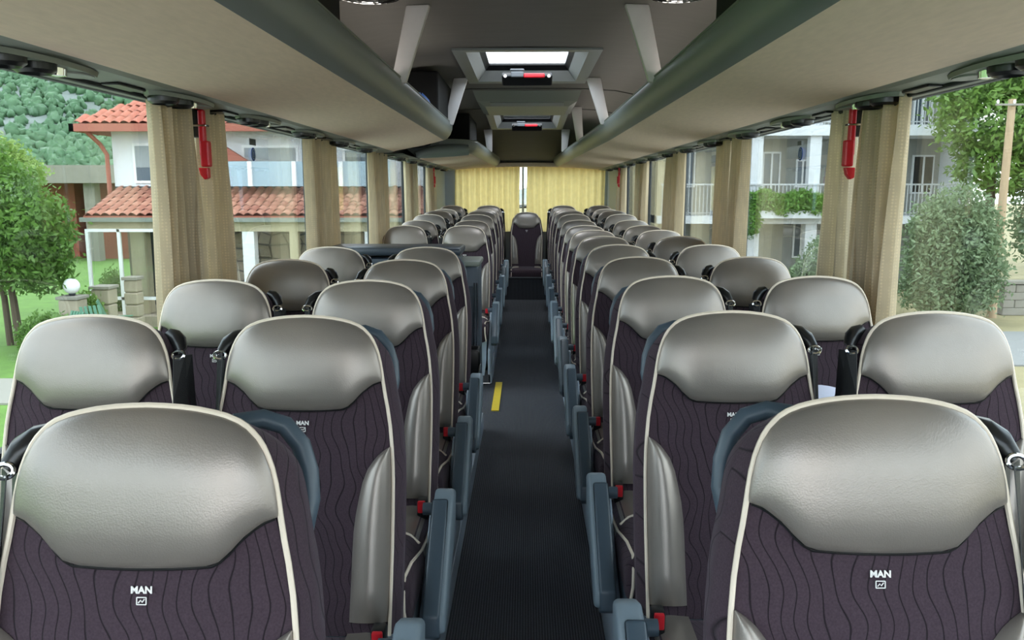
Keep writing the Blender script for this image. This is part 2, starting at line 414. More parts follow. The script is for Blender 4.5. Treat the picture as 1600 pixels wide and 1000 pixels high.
# opaque outer roof skin so no light leaks
b = MB()
for (y0, y1, x0, x1) in ((YF, 4.78, -1.27, 1.27), (6.1, 8.6, -1.27, 1.27), (9.9, YR + .1, -1.27, 1.27), (4.78, 6.1, -1.27, -.37), (4.78, 6.1, .37, 1.27), (8.6, 9.9, -1.27, -.37), (8.6, 9.9, .37, 1.27)):
    b.box((x0, y0, U(.90)), (x1, y1, U(.93)))
b.build('roof_skin', 'white', ceil)
b = MB()
for s in (-1, 1): b.box((s * 1.27, YF, U(.40)), (s * 1.29, YR, U(.93)))
b.build('roof_side_skin', 'white', ceil)

# rear wall with its window
w = MB().box((XL, YR, -.9), (XR, YR + .06, U(-.55))).box((XL, YR, U(.35)), (XR, YR + .06, U(.93))).build('wall_back', 'wallp')
tag(w, 'rear wall of the coach around the back window', 'wall', kind='structure')
for x0, x1 in ((XL, -1.05), (1.13, XR)): MB().box((x0, YR - .02, U(-.62)), (x1, YR + .05, U(.35))).build('corner_panel', 'pillar', w)
g = MB().box((XL, YR + .02, U(-.55)), (XR, YR + .03, U(.35))).build('window_17', 'glass'); tag(g, 'wide rear window behind the yellow curtains', 'window', kind='structure')
MB().box((-.07, YR, U(-.55)), (-.04, YR + .02, U(.35))).build('mullion', 'pillar', g)
b = MB(); rows = []
for k in range(25):
    x = -1.16 + 2.32 * k / 24; z = U(.372 - .05 * (x / 1.16) ** 2)
    rows.append([(x, YR - .16, z - .02), (x, YR - .16, z + .03), (x, YR - .01, z + .05), (x, YR - .01, z - .03)])
o = b.loft(rows).build('trim_1', 'tan', smooth=True); tag(o, 'arched tan trim above the rear window curtains', 'trim', kind='structure')
# front wall with windscreen, behind the camera
w = MB().box((XL, YF - .06, -.9), (XR, YF, .55)).box((XL, YF - .06, U(.62)), (XR, YF, U(.93))).build('wall_front', 'wallp')
tag(w, 'front wall below and above the windscreen', 'wall', kind='structure')
g = MB().box((XL, YF - .04, .55), (XR, YF - .03, U(.62))).build('window_18', 'clear'); tag(g, 'large clear windscreen of the coach', 'window', kind='structure')

# roof hatches with hammer trays
def hatch(name, y0, y1, u0, u1, label, n):
    r = empty(name, (0, (y0 + y1) / 2, U(u0))); tag(r, label, 'roof hatch', 'roof hatches')
    L0 = lambda p: (p[0], p[1] - (y0 + y1) / 2, p[2] - U(u0))
    def zz(y, e): return U(u0 + (u1 - u0) * (y - y0) / (y1 - y0) + e)
    def ring(name, ox, oy, ix, iy, ea, eb, m):
        b = MB(); oc = [(-ox, y0 - oy), (ox, y0 - oy), (ox, y1 + oy), (-ox, y1 + oy)]; ic = [(-ix, y0 + iy), (ix, y0 + iy), (ix, y1 - iy), (-ix, y1 - iy)]
        vs = [L0((x, y, zz(y, ea))) for x, y in oc] + [L0((x, y, zz(y, eb))) for x, y in ic] + [L0((x, y, zz(y, ea + .012))) for x, y in oc] + [L0((x, y, zz(y, eb + .012))) for x, y in ic]
        fs = []
        for k in range(4):
            q = (k + 1) % 4; fs += [(k, q, 4 + q, 4 + k), (8 + k, 8 + q, 12 + q, 12 + k), (k, q, 8 + q, 8 + k), (4 + k, 4 + q, 12 + q, 12 + k)]
        return b.add(vs, fs).build(name, m, r)
    ring('hatch_frame', .43, .06, .355, .03, -.016, -.012, 'lip')
    ring('hatch_surround', .356, -.03, .30, .10, -.010, .055, 'hatchgrey')
    ring('hatch_gasket', .30, -.10, .27, .15, .055, .085, 'black')
    b = MB(); b.add([L0((x, y, zz(y, .10))) for x, y in ((-.36, y0), (.36, y0), (.36, y1), (-.36, y1))], [(0, 1, 2, 3)]); b.build('hatch_pane', 'clear', r)
    tray = MB().rbox((.36, .10, .045), L0((0, y1 - .16, zz(y1 - .16, -.012))), .012, rot=Matrix.Rotation(math.radians(-38), 3, 'X')).build('hammer_tray', 'black', r)
    for sx in (-1, 1): MB().lathe([(.012, -.004), (.012, .004)], L0((sx * .155, y1 - .225, zz(y1 - .2, .0))), 10, 'y').build('fixing_screw', 'chrome', tray)
    hm = empty('emergency_hammer', (0, y1 - .235, zz(y1 - .2, -.005)))
    tag(hm, 'red and grey emergency hammer clipped in the %s roof hatch' % n, 'hammer', 'roof hatch hammers')
    MB().rbox((.15, .026, .03), (.05, 0, .006), .008).build('handle', 'red', hm)
    MB().rbox((.09, .034, .04), (-.07, 0, .014), .008).build('hammer_head', 'sticker_grey', hm)
    MB().rbox((.10, .03, .014), (-.07, 0, .045), .006).build('striker', 'sticker_grey', hm)
hatch('roof_hatch', 4.78, 6.1, .803, .803, 'roof hatch with hammer tray, ahead of the ceiling air unit', 'front')
hatch('roof_hatch', 8.6, 9.9, .803, .75, 'roof hatch nearer the rear curtains, behind the ceiling air unit', 'rear')
# ceiling air unit between the hatches
r = empty('air_unit', (0, 7.3, U(.80))); tag(r, 'grey air conditioning return housing on the ceiling between two hatches', 'air unit')
b = MB(); b.loft([[(-.44, -.62, -.0), (.44, -.62, -.0), (.44, .75, .0), (-.44, .75, .0)], [(-.42, -.40, -.06), (.42, -.40, -.06), (.42, .7, -.06), (-.42, .7, -.06)], [(-.36, -.22, -.085), (.36, -.22, -.085), (.36, .6, -.085), (-.36, .6, -.085)]])
b.build('housing', 'service', r)
MB().rbox((.62, .012, .05), (0, -.34, -.078), .004, rot=Matrix.Rotation(math.radians(62), 3, 'X')).build('intake_cover', 'hatchgrey', r)
# round ceiling lamps/vents just inside the top of the view
for s in (-1, 1):
    r = empty('ceiling_vent', (s * .62 - .012, 3.33, U(.787))); tag(r, 'round dark ceiling vent with chrome rings on the %s side' % ('house' if s < 0 else 'balcony building'), 'vent', 'round ceiling vents')
    MB().lathe([(.15, 0), (.148, -.016), (.12, -.026), (.115, -.012), (.0, -.012)], n=28).build('vent_rim', 'black', r, smooth=True)
    for rr in (.128, .1, .074): MB().tube([(rr * math.cos(k * math.pi / 14), rr * math.sin(k * math.pi / 14), -.024) for k in range(29)], .0035, 6).build('chrome_ring', 'chrome', r)
    MB().lathe([(.05, -.01), (.045, -.034), (0, -.036)], n=18).build('vent_hub', 'black', r, smooth=True)

# ------------------------------------------------------------------ luggage racks
def taper(y):      # the rack edges lean inwards over the rear rows
    t = max(0, (y - 6.1) / 5.9); return .17 * t
def rack_section(y, s, cut=0.0):
    """points of the rack cross-section at station y; cut pulls the inner edge outwards (rounded ends)"""
    dx = -taper(y) + cut; dz = -.024 * max(0, (y - 6.1) / 5.9)
    sec = [(1.04, .303), (.9, .318), (.75, .342), (.64, .367), (.62, .372)]
    lip = [(.62, .372), (.592, .385), (.570, .412), (.556, .448), (.553, .478), (.56, .494), (.575, .498), (.60, .492), (.64, .44)]
    sh = lambda p: ((p[0] + dx * (1 if p[0] < .66 else max(0, (1.04 - p[0]) / .4))) * s, y, U(p[1] + dz * (1 if p[0] < .7 else 0)))
    inn = [(.64, .44), (.9, .41), (1.16, .40)]
    return [sh(p) for p in sec], [sh(p) for p in lip], [sh(p) for p in inn]

def make_rack(s, y0, y1, round_front, round_back, label):
    off = .012 if s < 0 else 0
    r = empty('luggage_rack', (0, y0, U(.3))); tag(r, label, 'luggage rack', 'overhead luggage racks')
    st = []
    R = .34
    n = 9
    if round_front:
        for k in range(n): a = math.pi / 2 * k / (n - 1); st.append((y0 + R * (1 - math.cos(a)) if True else 0, R * (1 - math.sin(a)), k))
    else: st.append((y0, 0, 0))
    for y in np.arange(math.ceil(y0 * 2) / 2 + .5, y1 - .4, .5): st.append((float(y), 0, 0))
    if 6.1 < y1 and y0 < 6.1: st.append((6.1, 0, 0))
    if round_back:
        for k in range(n): a = math.pi / 2 * k / (n - 1); st.append((y1 - R + R * math.sin(a), R * (1 - math.cos(a)), k))
    else: st.append((y1, 0, 0))
    st.sort()
    secs = [rack_section(y, s, c) for y, c, _ in st]
    L0 = lambda rows: [[(p[0], p[1] - y0, p[2] - U(.3)) for p in row] for row in rows]
    A, Bq, D = (L0([q[i] for q in secs]) for i in range(3))
    MB().grid(A).build('base_panel', 'tan', r, smooth=True)
    lp = MB().grid(Bq); 
    lp.build('lip', 'lip', r, smooth=True)
    MB().grid(D).build('rack_floor', 'liner', r, smooth=True)
    MB().tube([row[4] for row in Bq], .006, 6).build('lip_trim', 'chrome', r) if False else None
    MB().tube([(row[5][0], row[5][1], row[5][2] + .002) for row in Bq], .005, 6).build('lip_bead', 'service', r, smooth=True)
    for flag, idx in ((round_front, 0), (round_back, -1)):
        if True:
            a, l, d = A[idx], Bq[idx], D[idx]; ring = a + l[1:] + d[1:]
            MB().add(ring, [tuple(range(len(ring)))]).build('end_cap', 'lip', r)
    # service strip along the window edge with its reading lights
    X = XL if s < 0 else XR
    ss = [(1.04 * s, .303), (1.06 * s, .296), (1.13 * s, .292), (X, .286), (X, .31), (1.06 * s, .315)]
    ya = y0 if not round_front else y0 - .9
    strip = MB().loft([[(x, ya - y0, u - .3) for x, u in ss], [(x, y1 - y0, u - .3) for x, u in ss]]).build('service_strip', 'service', r)
    k = 0; y = 1.12 + (.0 if s < 0 else .08)
    while y < y1 - .2:
        if y > ya + .2:
            xc = s * 1.115; zc = .2915 - .3; yy = y - y0
            # dished dark oval with two nozzles and a pale lens
            oval = [(xc + .062 * math.cos(t), yy + .23 * math.sin(t)) for t in np.linspace(0, 2 * math.pi, 24, endpoint=False)]
            pan = MB().loft([[(x, yq, zc + .002) for x, yq in oval], [(xc + (x - xc) * .95, yy + (yq - yy) * .97, zc - .010) for x, yq in oval], [(xc + (x - xc) * .8, yy + (yq - yy) * .85, zc - .007) for x, yq in oval]]).build('service_panel', 'service', r, smooth=True)
            for dy in (-.13, -.02):
                MB().lathe([(.046, .0), (.045, -.016), (.034, -.024), (.03, -.016), (.0, -.018)], (xc, yy + dy, zc - .006), 16).build('air_nozzle', 'black', pan, smooth=True)
            MB().lathe([(.022, .0), (.02, -.018), (.0, -.022)], (xc - s * .008, yy + .055, zc - .006), 12).build('reading_lamp', 'chrome', pan, smooth=True)
            lens = [(xc + .036 * math.cos(t), yy + .15 + .055 * math.sin(t)) for t in np.linspace(0, 2 * math.pi, 18, endpoint=False)]
            MB().loft([[(x, yq, zc - .004) for x, yq in lens], [(x, yq, zc - .012) for x, yq in lens]]).build('lamp_lens', 'hatchgrey', pan)
            b = MB(); b.rbox((.05, .16, .008), (xc + s * .02, yy - .33, zc - .003), .003); b.build('speaker_slot', 'black', r)
        y += .76
    # struts up to the ceiling
    for y in (3.66, 5.95, 7.95, 10.0):
        if y0 + (.3 if round_front else 0) < y < y1 - (.2 if round_back else 0):
            t = taper(y); dd = 0 if y < 9 else .06
            poly = [((.475 - .052) * s, .80 - dd), ((.475 + .052) * s, .798 - dd), ((.583 - t) * s, .49), ((.575 - t) * s, .44), ((.508 - t * .6) * s, .47)]
            poly = [((.423) * s, .80 - dd), ((.527) * s, .797 - dd), ((.585 - t) * s, .50), ((.560 - t) * s, .475), ((.50 - t) * s, .475 + .03)]
            poly = [(.423 * s, .80 - dd), (.527 * s, .797 - dd), ((.60 - t) * s, .47), ((.535 - t) * s, .47)]
            MB().bprism([(x, u - .3) for x, u in poly], 'y', y - y0 - .02, y - y0 + .02, .008).build('strut', 'strut', r, smooth=True)
    return r
make_rack(-1, YF + .05, 6.38, False, True, 'tan underside luggage rack over the seats ahead of the grey console')
make_rack(1, YF + .05, 11.9, False, False, 'long unbroken tan luggage rack on the balcony building side')
rr = make_rack(-1, 7.85, 11.9, True, False, 'shorter tan luggage rack behind the middle door opening')
# padded roll across the front of the shorter rack
b = MB().tube([(-1.06, 7.72, U(.335)), (-.98, 7.76, U(.355)), (-.85, 7.80, U(.372)), (-.7, 7.82, U(.382)), (-.56, 7.84, U(.388))], [.03, .05, .058, .058, .05], 12)
o = b.build('padded_roll', 'lip', smooth=True); o.parent = rr; o.location = (0, -7.85, -U(.3))
for (ya, yb, lab) in ((5.3, 6.25, 'black equipment box inside the front rack, ahead of the middle door'), (8.15, 9.3, 'black equipment box inside the shorter rear rack')):
    o = MB().rbox((.46, yb - ya, .31), (-.80, (ya + yb) / 2, U(.603)), .01).build('equipment_box', 'blackmatt'); tag(o, lab, 'equipment box')  # matt black boxes stand in for the dark voids inside the racks
for s in (-1, 1):
    o = MB().rbox((.03, 3.0, .09), (s * .592, 1.08, U(.546)), .008).build('rack_pad', 'blackmatt'); tag(o, 'black strip lying along the rack edge on the %s side' % ('house' if s < 0 else 'balcony building'), 'strip')
b = MB(); rows = []
for i in range(7):
    v = i / 6; rows.append([(-.64 + .06 * math.cos(a) * math.sin(math.pi * (.15 + .8 * v)), 4.95 + .16 * math.sin(a) * math.sin(math.pi * (.15 + .8 * v)), U(.455 + .12 * v) + .008 * math.sin(3 * a)) for a in np.linspace(0, 2 * math.pi, 14, endpoint=False)])
o = b.loft(rows).build('bag', 'blue', smooth=True); tag(o, 'small blue bag lying in the luggage rack by a strut', 'bag')

# unseen warm fill strips added behind the rack lips to brighten the ceiling
g = N('led_strip_light'); g.b.inputs['Emission Color'].default_value = (1, .93, .84, 1); g.b.inputs['Emission Strength'].default_value = 1.0; g.b.inputs['Base Color'].default_value = (.9, .9, .9, 1); M['led'] = g.m
for s, y0, y1, lab in ((-1, .0, 5.5, 'slim ceiling light strip in the rack ahead of the console'), (1, .0, 9.0, 'slim ceiling light strip in the long rack on the balcony building side')):
    r = empty('light_strip', (s * .67, y0, U(.452))); tag(r, lab, 'light strip', 'ceiling light strips')
    MB().box((-.03, 0, -.005), (.03, y1 - y0, .012)).build('strip_housing', 'white', r)
    MB().box((-.02, .01, .012), (.02, y1 - y0 - .01, .016)).build('diffuser', 'led', r)

# ================================================================== SEATS
SA, CA = math.sin(math.radians(10.5)), math.cos(math.radians(10.5))
SL, ZC = .69, .40                  # back length, cushion height above the platform
WT = [(0, 0), (.0006, .02), (.002, .042), (.005, .066), (.009, .086), (.013, .101), (.020, .118), (.026, .127), (.033, .1345), (.042, .1425), (.052, .149), (.065, .155), (.08, .1605), (.1, .1655), (.12, .169), (.143, .1725), (.17, .177), (.2, .183), (.24, .189), (.285, .193), (.32, .195), (.36, .196), (.42, .196), (.5, .195), (.58, .193), (.65, .191), (.69, .19)]
def wof(d): return float(np.interp(d, [a for a, _ in WT], [w for _, w in WT]))
def tof(x): return float(np.interp(abs(x), [w for _, w in WT[:22]], [a for a, _ in WT[:22]]))
def BK(x, d, off):
    s = SL - d; return (x, s * SA - off * CA, ZC + s * CA + off * SA)
def fb(x, d):
    w = max(wof(d), .02); return .010 * max(0, 1 - (x / w) ** 4) * min(1, d / .08)
def pad_bottom(x):
    ax = abs(x)
    return .205 - .004 * (ax / .09) ** 2 if ax < .09 else float(np.interp(ax, [.09, .105, .125, .15, .172], [.201, .192, .168, .148, .140]))

def text_mesh(body, size):
    cu = bpy.data.curves.new('t', 'FONT'); cu.body = body; cu.size = size; cu.align_x = 'CENTER'; cu.align_y = 'CENTER'; cu.extrude = .0006; cu.offset = size * .03
    ob = bpy.data.objects.new('t', cu); C.objects.link(ob); dg = bpy.context.evaluated_depsgraph_get(); dg.update()
    me = bpy.data.meshes.new_from_object(ob.evaluated_get(dg)); vs = [v.co.copy() for v in me.vertices]; fs = [tuple(p.vertices) for p in me.polygons]
    bpy.data.objects.remove(ob); bpy.data.meshes.remove(me); return vs, fs
EMB = text_mesh('MAN', .0125)

def make_seat(ax, aisle, belt=True):
    """ax: +1 when the aisle lies towards +x, -1 otherwise"""
    r = empty('coach_seat')
    # upholstered back
    rows = []
    for d, w in WT:
        e = .018 * min(1, d / .07); dd = .03 * max(0, 1 - d / .2)
        ring = [BK(u * w, d, fb(u * w, d)) for u in (-1, -.92, -.75, -.5, -.25, 0, .25, .5, .75, .92, 1)]
        ring += [BK(w + e, d + dd * .3, -.03), BK(w + e, d + dd * .7, -.07), BK(w * .93, d + dd, -.105), BK(w * .5, d + dd, -.122), BK(0, d + dd, -.126), BK(-w * .5, d + dd, -.122), BK(-w * .93, d + dd, -.105), BK(-w - e, d + dd * .7, -.07), BK(-w - e, d + dd * .3, -.03)]
        rows.append(ring)
    back = MB().loft(rows).build('backrest', 'fabric', r, smooth=True)
    # piping around the edge of the back
    ds = [d for d, _ in WT]
    pts = [BK(-wof(d), d, .003) for d in reversed(ds)] + [BK(wof(d), d, .003) for d in ds[1:]]
    MB().tube(pts, .0040, 7).build('piping', 'piping', r, smooth=True)
    # silver head pad
    rows = []; nC, nR = 26, 12
    for i in range(nR + 1):
        v = (1 - math.cos(math.pi * i / nR)) / 2; row = []
        for j in range(nC + 1):
            x = .171 * math.sin(math.pi * (j / nC - .5)); t = tof(x) + .0015; bo = max(pad_bottom(x), t); d = t + (bo - t) * v
            pl = max(0, 1 - abs(x / .171) ** 3.2) ** .5 * max(0, 1 - abs(2 * v - 1) ** 3.2) ** .5
            row.append(BK(x, d, .003 + fb(x, d) + .026 * pl))
        rows.append(row)
    MB().grid(rows).build('head_pad', 'silver', r, smooth=True)
    # dark seam under the pad
    MB().tube([BK(x, pad_bottom(x) + .001, .004 + fb(x, pad_bottom(x))) for x in np.linspace(-.166, .166, 31)], .0018, 5).build('pad_seam', 'black', r, smooth=True)
    # silver side bolsters
    for s in (-1, 1):
        rows = []
        for d in np.concatenate([np.linspace(.283, .36, 9), np.linspace(.39, .66, 8)]):
            wd = float(np.interp(d, [.283, .29, .305, .33, .36, .42, .48, .66], [.002, .014, .032, .051, .063, .076, .082, .084])); w = wof(d) - .003
            rows.append([BK(s * (w - wd * q), float(d), .002 + fb(w - wd * q, d) * .8 + .034 * (wd / .084) ** .5 * math.sin(math.pi * min(1, q * 1.02)) ** .6 * (1 if q < 1 else 0) * min(1, (.665 - d) / .02)) for q in (0, .06, .16, .3, .45, .6, .75, .88, .96, 1.0)])
        MB().grid(rows).build('side_bolster', 'silver', r, smooth=True)
    # emblem
    em = MB().add([BK(p.x, .232 - p.y, .0135 + p.z) for p in EMB[0]], EMB[1])
    MB_ = em.build('emblem', 'emblem', r)
    bx = [(-.006, .241), (.006, .241), (.006, .25), (-.006, .25)]
    b = MB()
    for k in range(4): b.tube([BK(*bx[k], .0135), BK(*bx[(k + 1) % 4], .0135)], .0008, 4)
    b.tube([BK(-.004, .248, .0135), BK(-.001, .2445, .0135), BK(.001, .247, .0135), BK(.004, .243, .0135)], .0009, 4)
    b.build('emblem_badge', 'emblem', MB_)
    # rear shell
    MB().loft([[BK(-.17, d, -.10), BK(.17, d, -.10), BK(.15, d, -.14), BK(-.15, d, -.14)] for d in (.1, .3, .55, .68)]).build('back_shell', 'arm_dark', r)
    # cushion
    cu = MB().rbox((.405, .50, .15), (0, -.235, ZC - .07), .045, 4).build('seat_cushion', 'fabric', r, smooth=True)
    zt = ZC + .006
    for s in (-1, 1):
        b = MB(); cols = [(.10, .001), (.14, .003), (.165, .0), (.185, -.010), (.199, -.03), (.206, -.055)]
        b.grid([[(s * x, y + (.0 if i < 3 else -.6 * (x - .10)), zt + dz) for x, dz in cols] for i, y in enumerate((.0, -.06, -.12, -.17))]); b.build('cushion_wing', 'silver', cu, smooth=True)
        MB().tube([(s * .10, -.17, zt), (s * .135, -.19, zt + .002), (s * .165, -.21, zt), (s * .192, -.235, zt - .012)], .0035, 6).build('wing_piping', 'piping', cu, smooth=True)
        MB().tube([(s * .203, -.02, ZC - .03), (s * .203, -.16, ZC - .028), (s * .200, -.25, ZC - .02), (s * .188, -.36, ZC - .002), (s * .182, -.44, ZC - .002), (s * .184, -.475, ZC - .03), (s * .186, -.487, ZC - .07), (s * .194, -.482, ZC - .13)], .0042, 7).build('cushion_piping', 'piping', cu, smooth=True)
    # pedestal
    MB().loft([[(x * .92, y0, 0) for x, y0 in ((-.19, -.40), (.19, -.40), (.19, .02), (-.19, .02))], [(x, y0, .12) for x, y0 in ((-.19, -.43), (.19, -.43), (.19, .04), (-.19, .04))], [(x, y0, ZC - .13) for x, y0 in ((-.195, -.45), (.195, -.45), (.195, .05), (-.195, .05))]]).build('pedestal', 'base', r)
    if aisle:
        MB().bprism([(-.46, .02), (-.02, .02), (.03, ZC - .05), (-.03, ZC + .03), (-.12, ZC + .02), (-.30, ZC - .12), (-.47, ZC - .20)], 'x', ax * .205, ax * .222, .004).build('side_panel', 'base', r, smooth=True)
        am = MB().bprism([(-.10, ZC + .10), (-.155, ZC + .122), (-.20, ZC + .105), (-.455, ZC - .095), (-.465, ZC - .14), (-.43, ZC - .16), (-.36, ZC - .13), (-.12, ZC + .01)], 'x', ax * .228, ax * .283, .012, 3).build('armrest', 'arm', r, smooth=True)
        MB().bprism([(-.20, ZC + .108), (-.208, ZC + .111), (-.468, ZC - .093), (-.474, ZC - .145), (-.445, ZC - .168), (-.40, ZC - .145), (-.44, ZC - .10)], 'x', ax * .226, ax * .270, .007, 3).build('armrest_pad', 'arm_dark', am, smooth=True)
        MB().lathe([(.018, ax * .19), (.018, ax * .232)], (0, -.13, ZC + .05), 12, 'x').build('armrest_pivot', 'arm_dark', am, smooth=True)
        MB().tube([BK(ax * .07, .035, -.11), BK(ax * .105, .030, -.128), BK(ax * .135, .040, -.135), BK(ax * .158, .068, -.137), BK(ax * .170, .105, -.136), BK(ax * .174, .145, -.132), BK(ax * .168, .185, -.122), BK(ax * .15, .21, -.108)], .0145, 10).build('grab_handle', 'arm_dark', r, smooth=True)
        bk = MB().rbox((.03, .04, .06), (ax * .178, -.055, ZC + .022), .006).build('buckle', 'black', r, smooth=True)
        MB().rbox((.022, .012, .036), (ax * .178, -.077, ZC + .034), .003).build('release_button', 'red', bk, smooth=True)
    if belt:
        s = -ax if aisle else ax
        b = MB(); rows = []
        for t, (x, d, off, a, h) in enumerate(((.142, .036, -.045, .014, .010), (.160, .044, -.038, .020, .014), (.178, .060, -.028, .021, .015), (.188, .080, -.018, .016, .012))):
            c = Vector(BK(s * x, d, off)); rows.append([tuple(c + Vector((s * math.cos(q) * h * .8, math.sin(q) * a, math.cos(q) * h * .9))) for q in np.linspace(0, 2 * math.pi, 12, endpoint=False)])
        g = b.loft(rows).build('belt_guide', 'black', r, smooth=True)
        c0 = Vector(BK(s * .187, .086, .0))
        MB().tube([tuple(c0 + Vector((s * .013 * math.cos(q), .004 * math.sin(q), .008 * math.sin(q)))) for q in np.linspace(0, 2 * math.pi, 17)], .0034, 7, cap=False).build('chrome_loop', 'chrome', g, smooth=True)
        for x0, x1, o0, o1, wd in ((.188, .212, -.002, -.008, .020), (.192, .216, -.03, -.055, .020)):
            pts = [BK(s * (x0 + (x1 - x0) * q), .086 + (.66 - .086) * q, o0 + (o1 - o0) * q) for q in np.linspace(0, 1, 7)]
            ring = []
            for k, p in enumerate(pts):
                wd = [.009, .016, .019, .02, .02, .02, .02][k]; ring.append([(p[0] - s * .010, p[1] - wd, p[2]), (p[0] + s * .008, p[1] + wd, p[2]), (p[0] + s * .0095, p[1] + wd, p[2]), (p[0] - s * .0085, p[1] - wd, p[2])])
            MB().loft(ring).build('belt_strap', 'strap', g, smooth=False)
    return r

PROTO = {}
def seat(kind, x, ytop, label, group, zrise=None):
    """kind: (ax, aisle, belt); ytop = distance of the top edge of the back"""
    if kind not in PROTO:
        o = make_seat(*kind); PROTO[kind] = o
    else:
        o = copy_tree(PROTO[kind])
    o.location = (x, ytop - SL * SA, .10 + (rear_rise(ytop) if zrise is None else zrise)); tag(o, label, 'seat', group)
    return o

RD = [1.048 + .758 * i for i in range(12)]                 # balcony building side
LD = [.988, 1.722, 2.428, 3.168, 3.880]                    # house side ahead of the console
LB = [6.30, 7.06, 7.82, 8.58, 9.32]                        # house side behind the middle door
LAST = 10.26
LA, LW, RA, RW = -.484, -.950, .466, .924
for i, y in enumerate(RD):
    n = 12 - i
    t = 'balcony building side, %s row ahead of the rear bench' % ORD[n]
    seat((-1, True, True), RA, y, 'silver-headed aisle seat on the ' + t, 'seats on the balcony building side')
    if i: seat((-1, False, True), RW, y, 'silver-headed window seat on the ' + t, 'seats on the balcony building side')
for i, y in enumerate(LD):
    t = 'house side, %s row ahead of the grey console' % ORD[5 - i]
    seat((1, True, True), LA, y, 'silver-headed aisle seat on the ' + t, 'seats ahead of the console')
    if i: seat((1, False, True), LW, y, 'silver-headed window seat on the ' + t, 'seats ahead of the console')
for i, y in enumerate(LB):
    t = 'house side, %s row behind the grey console' % ORD[i + 1]
    seat((1, True, True), LA, y, 'silver-headed aisle seat on the ' + t, 'seats behind the console')
    seat((1, False, True), LW, y, 'silver-headed window seat on the ' + t, 'seats behind the console')
for x, k, lab in ((LW, (1, False, True), 'rear bench seat against the window on the house side'), (LA, (1, False, True), 'rear bench seat beside the centre seat on the house side'),
                  (0.0, (1, False, False), 'centre seat of the rear bench facing the aisle'), (RA, (-1, False, True), 'rear bench seat beside the centre seat on the balcony building side'), (RW, (-1, False, True), 'rear bench seat against the window on the balcony building side')):
    o = seat(k, x, LAST, lab, 'rear bench seats', .085 if x else .10)
    if x == 0.0:
        for ch in list(o.children):
            if ch.name.startswith('pedestal'): bpy.data.objects.remove(ch)
        o.location.z = .10

# white sheet on a window seat
b = MB(); rows = []
for i in range(7):
    v = i / 6; rows.append([(.90 + .13 * (j / 5 - .5) , 2.405 + .035 * v - .012 * math.cos(math.pi * (j / 5 - .5)), .515 + .33 * v + (.012 * math.sin(math.pi * j / 5) if i == 6 else 0)) for j in range(6)])
b.grid(rows); b.grid([[(p[0], p[1] + .0015, p[2]) for p in r_] for r_ in rows])
o = b.build('paper_sheet', 'paper', smooth=True); tag(o, 'white sheet leaning on a window seat between two seat belts', 'paper')

# ------------------------------------------------------------------ console and bin by the middle door
r = empty('console', (-.72, 4.72, .0)); tag(r, 'dark blue grey service console ahead of the middle door', 'console')
Lc = lambda a: (a[0] + .72, a[1] - 4.72, a[2])
MB().rbox((.74, .30, .78), Lc((-.75, 4.62, .11 + .39 + .19)), .02).build('body', 'console', r, smooth=True)
MB().rbox((.76, .36, .045), Lc((-.745, 4.60, U(-.335))), .014).build('top', 'console_top', r, smooth=True)
MB().rbox((.74, .02, .05), Lc((-.745, 4.455, U(-.40))), .006).build('front_ledge', 'console', r, smooth=True)
pn = MB().rbox((.13, .34, .93), Lc((-.335, 4.64, .57)), .02).build('side_panel', 'console', r, smooth=True)
MB().rbox((.075, .012, .52), Lc((-.335, 4.468, .66)), .004).build('recessed_door', 'console_top', pn)
for k, x in enumerate((-.292, -.278)): MB().tube([Lc((x, 4.455, .42)), Lc((x, 4.455, .94))], .0045, 8).build('chrome_rail', 'chrome', pn, smooth=True)
MB().rbox((.15, .36, .03), Lc((-.335, 4.64, 1.045)), .01).build('side_cap', 'service', pn, smooth=True)
r = empty('waste_bin', (-.315, 4.27, .13)); tag(r, 'black waste bin with open top beside the console', 'bin')
pr = [(-.055, -.06), (.05, -.06), (.06, -.05), (.06, .05), (.05, .06), (-.055, .06)]
MB().loft([[(x * .85, y * .85, -.03) for x, y in pr], [(x, y, .28) for x, y in pr], [(x * 1.06, y * 1.06, .36) for x, y in pr]]).build('bin_body', 'black', r)
MB().loft([[(x * 1.12, y * 1.12, .36) for x, y in pr], [(x * 1.12, y * 1.12, .46) for x, y in pr], [(x * 1.05, y * 1.05, .475) for x, y in pr], [(x * .88, y * .88, .475) for x, y in pr], [(x * .8, y * .8, .38) for x, y in pr]], cap=False).build('bin_rim', 'black', r, smooth=True)
MB().tube([(.05, -.07, .30), (.062, -.075, .36), (.066, -.05, .40)], .006, 6).build('bin_clip', 'chrome', r)

